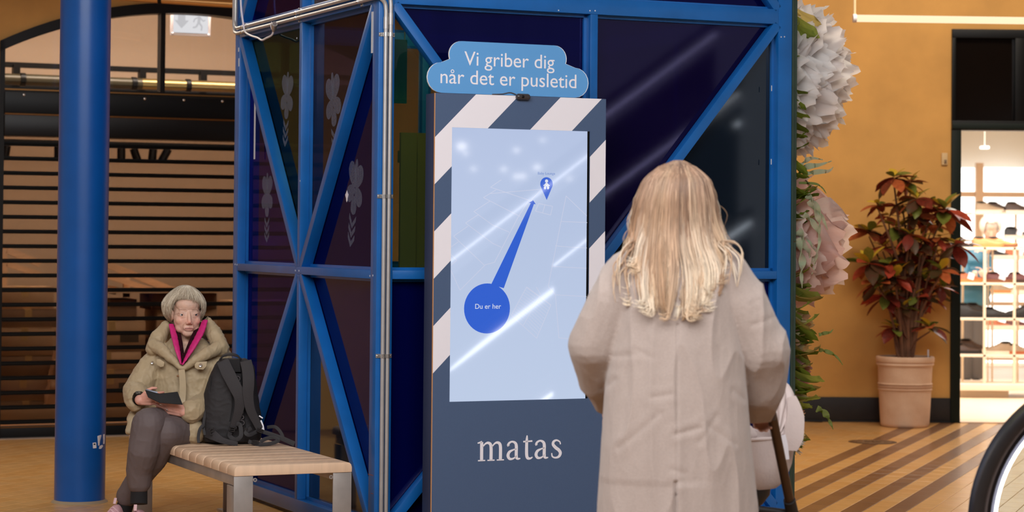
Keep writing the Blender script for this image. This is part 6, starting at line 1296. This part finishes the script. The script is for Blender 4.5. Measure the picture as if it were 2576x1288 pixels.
for ci in range(130):         # locks: strands of one lock share a path
    pc0 = max(-1.7, min(1.7, r.gauss(0, .85))); side = abs(pc0) > 0.75; yc = r.uniform(735, 806) if not side else r.uniform(650, 765)
    if r.random() < .22: yc -= r.uniform(20, 80)
    amp0 = r.uniform(.02, .10); ph0 = r.uniform(0, 6.28); fl0 = r.uniform(.0, .28) if side else r.uniform(-.12, .14); lf0 = r.uniform(-.010, .008); c0_, c1_ = r.choice(roots), r.choice(tips); wl = r.uniform(4.5, 7.5)
    for si in range(24):
        phi = pc0 + r.gauss(0, .075); ye = yc - abs(r.gauss(0, 14)); y0 = 404 + (r.random() ** 2) * 60; lift = lf0 + r.uniform(-.004, .004); amp = amp0 * r.uniform(.8, 1.2); ph = ph0 + r.gauss(0, .15); pts = []; m = 10; tight = 1 - .55 * r.random()
        for k in range(m):
            f = k / (m - 1); y = y0 + (ye - y0) * f; g = max(0, f - .35) / .65
            a = pc0 + (phi - pc0) * (1 - g * (1 - tight)) + phi * .04 * math.sin(4 * f + ph) + amp * g * math.sin(wl * f + ph) + math.copysign(fl0, phi) * g * g
            pts.append(hp(a, y, lift + .014 * g * math.sin(wl * f + ph + 1.2)))
        if ci % 3 == 0: e = pts[-1]; s = 1 if ci % 2 else -1; pts += [e + V((s * .012, -.004, -.009)), e + V((s * .026, -.004, -.004))]
        k1 = r.uniform(.9, 1.1); hairtube(mb, cols, pts, r.uniform(.0009, .0019), tuple(v * k1 for v in c0_), tuple(v * k1 for v in c1_))
for i in range(22):          # locks that spread over the shoulders
    s = r.choice((-1, 1)); y1 = r.uniform(630, 700); x1 = 1703 + s * r.uniform(120, 168); pts = [hp(s * r.uniform(.9, 1.5), 440), hp(s * 1.4, 540), a3(1703 + s * r.uniform(100, 118), 600, -.04), a3(x1 - s * 20, y1 - 25, -.075), a3(x1, y1, -.085), a3(x1 - s * r.uniform(-12, 14), y1 + r.uniform(30, 70), -.11)]
    hairtube(mb, cols, pts, r.uniform(.002, .0034), r.choice(roots), r.choice(tips))
for i in range(46):          # loose flyaway hairs
    s = r.choice((-1, 1)); y = r.uniform(430, 600); p = hp(s * 1.45, y); d = V((s * r.uniform(.01, .035), -.01, r.uniform(-.05, .01))); pts = [p, p + d * .6 + V((0, 0, -.01)), p + d + V((s * .004, 0, -.04)), p + d * .7 + V((0, 0, -.08))]
    hairtube(mb, cols, pts, .0006, r.choice(tips), r.choice(tips), 3, 3)
nv = len(mb.v); mb.loft([[hp(p, y, -.012) for p in [-2.2 + 4.4 * j / 20 for j in range(21)]] + [hp(p, y, -.012) + V((0, .03, 0)) for p in [1.2 - 2.4 * j / 8 for j in range(9)]] for y in (408, 420, 450, 500, 560, 620, 670, 720, 765)]); cols += [(150, 114, 82)] * (len(mb.v) - nv)
me = mb.mesh('hair', vcol('hair_strands', 0.42, 0, 0, 80, 0.1, 0.4), True, ORG[bw.name]); at = me.color_attributes.new('tint', 'FLOAT_COLOR', 'POINT'); at.data.foreach_set('color', np.array([lin(c) for c in cols], dtype=np.float32).ravel()); link('hair', me, bw, None, 'long wavy blonde hair with darker roots')

# ------------------------------------------------------------------ the pram
SD = V((.90, .436, 0)).normalized(); SXv = V((SD.y, -SD.x, 0)); near = V((P(1958, 1100, 8.0).x, 8.0, 0)) - SD * .785; near.z = -.035; SF = frame(near, SXv, SD, Z)
st = thing('pram', 'pale pink pram with bronze frame pushed by the blonde woman', 'pram', near)
M_pram = mat('pram_fabric', (218, 202, 198), 0.8, 0, 0.04, 14, 0.12, 90, sheen=0.15); M_bronze = mat('pram_bronze', (92, 74, 60), 0.32, 0.75); M_pblack = mat('pram_black', (34, 31, 32), 0.55)
mb = MB(); rings = []
for (z, hw, y0, y1) in ((.605, .160, .26, .72), (.63, .180, .22, .750), (.69, .194, .185, .772), (.765, .203, .17, .782), (.785, .205, .168, .785)): rings.append(oval(SF @ V((0, (y0 + y1) / 2, z)), SXv, SD, hw, (y1 - y0) / 2, 44, 4.2))
mb.loft(rings); mb.build('bassinet', M_pram, st, True)
mb = MB(); rings = [oval(SF @ V((0, .46, z)), SXv, SD, hw, dp, 44, 2.8) for z, hw, dp in ((.525, .12, .18), (.545, .150, .225), (.58, .170, .250), (.612, .172, .255))]; mb.loft(rings); mb.build('base_shell', M_pblack, st, True)
mb = MB(); rings = [oval(SF @ V((0, .40, z)), SXv, SD, hw, dp, 40, 3.2) for z, hw, dp in ((.786, .206, .235), (.802, .206, .234), (.822, .190, .215), (.832, .11, .12))]; mb.loft(rings); me = remesh(mb, .007, 4); fp = wrinkle(.004, 14, (1, 1, 1), 2); displace(me, fp); skin('cover', me, M_pram, st)
mb = MB(); q = oval(SF @ V((0, .477, .786)), SXv, SD, .208, .312, 48, 3.0); mb.tube(q + [q[0]], .0055, 6, False); mb.build('rim_piping', M_pram, st, True)
def arc_ring(ang, puff=0.0, n=15):   # hood hoop turned by ang round the hinge line
    out = []
    for j in range(n):
        t = math.pi * j / (n - 1); x = -(.212 + puff) * math.cos(t); h = math.sin(t) ** .5; out.append(SF @ V((x, .64 + h * (.165 + puff) * math.cos(ang), .79 + h * (.245 + puff) * math.sin(ang))))
    return out
angs = [R(a) for a in (100, 82, 60, 36, 8)]; n = 15; fine = []
for a, b in zip(angs[:-1], angs[1:]):
    for k in range(5): f = k / 5; fine.append(arc_ring(a + (b - a) * f, .012 * math.sin(math.pi * f)))
fine.append(arc_ring(angs[-1])); vs = [p for rr3 in fine for p in rr3]; mb = MB(); mb.add(vs, [(i * n + j, i * n + j + 1, (i + 1) * n + j + 1, (i + 1) * n + j) for i in range(len(fine) - 1) for j in range(n - 1)]); hood = mb.build('hood', M_pram, st, True)
sm = hood.modifiers.new('thick', 'SOLIDIFY'); sm.thickness = .008
mb = MB(); mb.tube(arc_ring(angs[0], -.006), .008, 8); mb.build('hood_hoop', M_pblack, st, True)
mb = MB(); c = [SF @ V((.214, .70, .93)), SF @ V((.222, .71, .86)), SF @ V((.226, .70, .79)), SF @ V((.222, .695, .745))]; mb.ribbon(catmull(c, 5), [.03, .07, .08, .04], .010, SXv); mb.build('hood_side', M_pram, st, True)
mb = MB(); c = [SF @ V((.232, .655, .80)), SF @ V((.234, .660, .765)), SF @ V((.234, .665, .715))]; mb.ribbon(c, [.018, .026, .028], .004, SXv); mb.build('pull_tab', M_white, st, True)
mb = MB(); mb.ball(SF @ V((.214, .64, .79)), (.014, .014, .014)); mb.build('hinge', M_galv, st, True)
for s in (-1, 1):
    h0 = a3(1941, 1040, .30); h1 = P(1988, 1268, 7.72)
    if s < 0: h0, h1 = h0 + V((-.10, .44, 0)), h1 + V((-.10, .44, 0))
    dd = (h1 - h0).normalized(); mb = MB(); mb.tube([h0, h0.lerp(h1, .5), h1], .0135, 14, True, (SD, 1.25)); mb.build('frame_tube', M_bronze, st, True)
    mb = MB(); mb.tube([h1 - dd * .02, h1 + dd * .075], [.021, .023], 14); mb.build('frame_joint', M_pblack, st, True)
    f0 = V((h1.x - .55, h1.y - .02, .12)); r0_ = V((h1.x + .10, h1.y + .02, .13))
    mb = MB(); mb.tube([h1 + dd * .05, V((f0.x + .02, f0.y, f0.z + .02))], .0125, 12); mb.build('lower_tube', M_bronze, st, True)
    mb = MB(); mb.tube([h1 + dd * .07, r0_], .011, 12); mb.build('rear_tube', M_bronze, st, True)
    mb = MB(); mb.tube([SF @ V((s * .13, .45, .56)), h1 + dd * .05], .013, 12); mb.build('carrier', M_pblack, st, True)
    for wc, rad in ((V((f0.x, f0.y, .105)), .10), (V((r0_.x, r0_.y, .13)), .125)):
        wc.z = rad + .001; mb = MB(); mb.lathe([(rad * .62, -.016), (rad * .94, -.019), (rad, -.012), (rad, .012), (rad * .94, .019), (rad * .62, .016)], frame(wc, SD, Z, -SXv), 32, False); wh = mb.build('wheel', M_pblack, st, True)
        mb = MB(); mb.lathe([(.001, -.012), (.022, -.012), (.022, .012), (.001, .012)], frame(wc, SD, Z, -SXv), 16)
        for k in range(6):
            an = k * math.pi / 3; mb.bar(wc, wc + (SD * math.cos(an) + Z * math.sin(an)) * rad * .64, .014, .010, SXv)
        mb.build('spokes', M_bronze, wh)
hb0 = a3(1941, 1040, .30); hb1 = hb0 + V((-.10, .44, 0))
mb = MB(); mb.tube(catmull([hb0 - Z * .02, hb0 + V((0, -.0, .012)), hb0.lerp(hb1, .1) + Z * .02, hb0.lerp(hb1, .9) + Z * .02, hb1 + Z * .012, hb1 - Z * .02], 5), .0145, 12); mb.build('push_handle', mat('brown_leather_grip', (74, 56, 46), 0.6), st, True)
mb = MB(); mb.box(SF, -.14, .14, .12, .62, .20, .215); mb.build('basket', M_pblack, st, bevel=.01)
for q in ((-.15, .15, .11, .12), (-.15, .15, .62, .63)):
    mb = MB(); mb.box(SF, q[0], q[1], q[2], q[3], .20, .34); mb.build('basket_side', M_pblack, st)

# ------------------------------------------------------------------ shopper behind the shoe shelf
D3 = 21.5
def a4(x, y, d=0.0): return P(x, y, D3 + d)
sp_ = thing('person', 'shopper in a teal puffer jacket and grey trousers behind the shoe shelves', 'person', V((a4(2440, 800).x, D3, 0)))
HS = frame(a4(2492, 578), V((-1, .1, 0)).normalized(), V((-.1, -1, -.35)).normalized(), V((0, -.3, 1)).normalized())
mb = MB(); add_head(mb, HS, .92); gx = a4(2442, 800).x; zf = lambda x, z, d=0: V((a4(x, 800).x, D3 + d, z))
limb(mb, [HS @ V((0, -.03, -.15)), a4(2452, 650), a4(2446, 760)], [.05, .10, .11]); 
for x in (2432, 2456): limb(mb, [zf(x, .85), zf(x, .48), zf(x, .09)], [.08, .055, .038]); limb(mb, [zf(x, .05, .03), zf(x, .045, -.12)], [.035, .03])
armS = [a4(2425, 645), a4(2430, 700, -.12), a4(2470, 690, -.22)]; armT = [a4(2476, 645), a4(2486, 705, -.12), a4(2478, 690, -.22)]
limb(mb, armS, [.045, .038, .028]); limb(mb, armT, [.045, .038, .028])
add_hand(mb, frame(armS[2], V((.8, -.5, 0)), V((0, .2, 1)), V((-.5, -.8, 0))), [.8] * 4, (.4, .4), .9); add_hand(mb, frame(armT[2], V((-.8, -.5, 0)), V((0, .2, 1)), V((.5, -.8, 0))), [.8] * 4, (.4, .4), .9)
me = remesh(mb, .007, 3); paint(me, lambda p: (210, 164, 140)); skin('body', me, vcol('skin_shopper', .5), sp_)
mb = MB(); top, bot = a4(2450, 628).z, a4(2450, 768).z; nb = 7; rings = []
for i in range(nb * 4 + 1):
    f = i / (nb * 4); z = bot + (top - bot) * f; pf = .012 * abs(math.sin(math.pi * i / 4)); hw = float(np.interp(f, [0, .5, .85, 1], [.16, .165, .16, .08])) + pf; rings.append(oval(V((a4(2446, 700).x + .02 * f, D3, z)), X3, Y3, hw, hw * .68, 20))
mb.loft(rings); mb.build('puffer_body', mat('teal_puffer', (44, 96, 116), 0.4), sp_, True)
for arm in (armS, armT):
    mb = MB(); c = catmull(arm, 8); mb.tube(c, [.062 + .010 * abs(math.sin(i * .9)) for i in range(len(c))], 14); mb.build('puffer_sleeve', mat('teal_puffer', (44, 96, 116), 0.4), sp_, True)
for x in (2432, 2456):
    mb = MB(); mb.tube([zf(x, .92), zf(x, .5), zf(x, .10)], [.095, .078, .066], 16); mb.build('trouser_leg', mat('grey_trousers', (92, 86, 84), 0.8), sp_, True)
    mb = MB(); mb.ball(zf(x, .055, -.05), (.045, .12, .052)); mb.build('shoe', M_black, sp_, True)
hair_cap(HS, sp_, [(230, 212, 196), (214, 196, 180), (240, 226, 212)], lambda a: 1.0 if abs(a) < .7 else 2.1, lambda a, t: (.098, .112, .098), 420, 8, r0=.004, base=[((0, -.02, .04), (.086, .10, .09))])
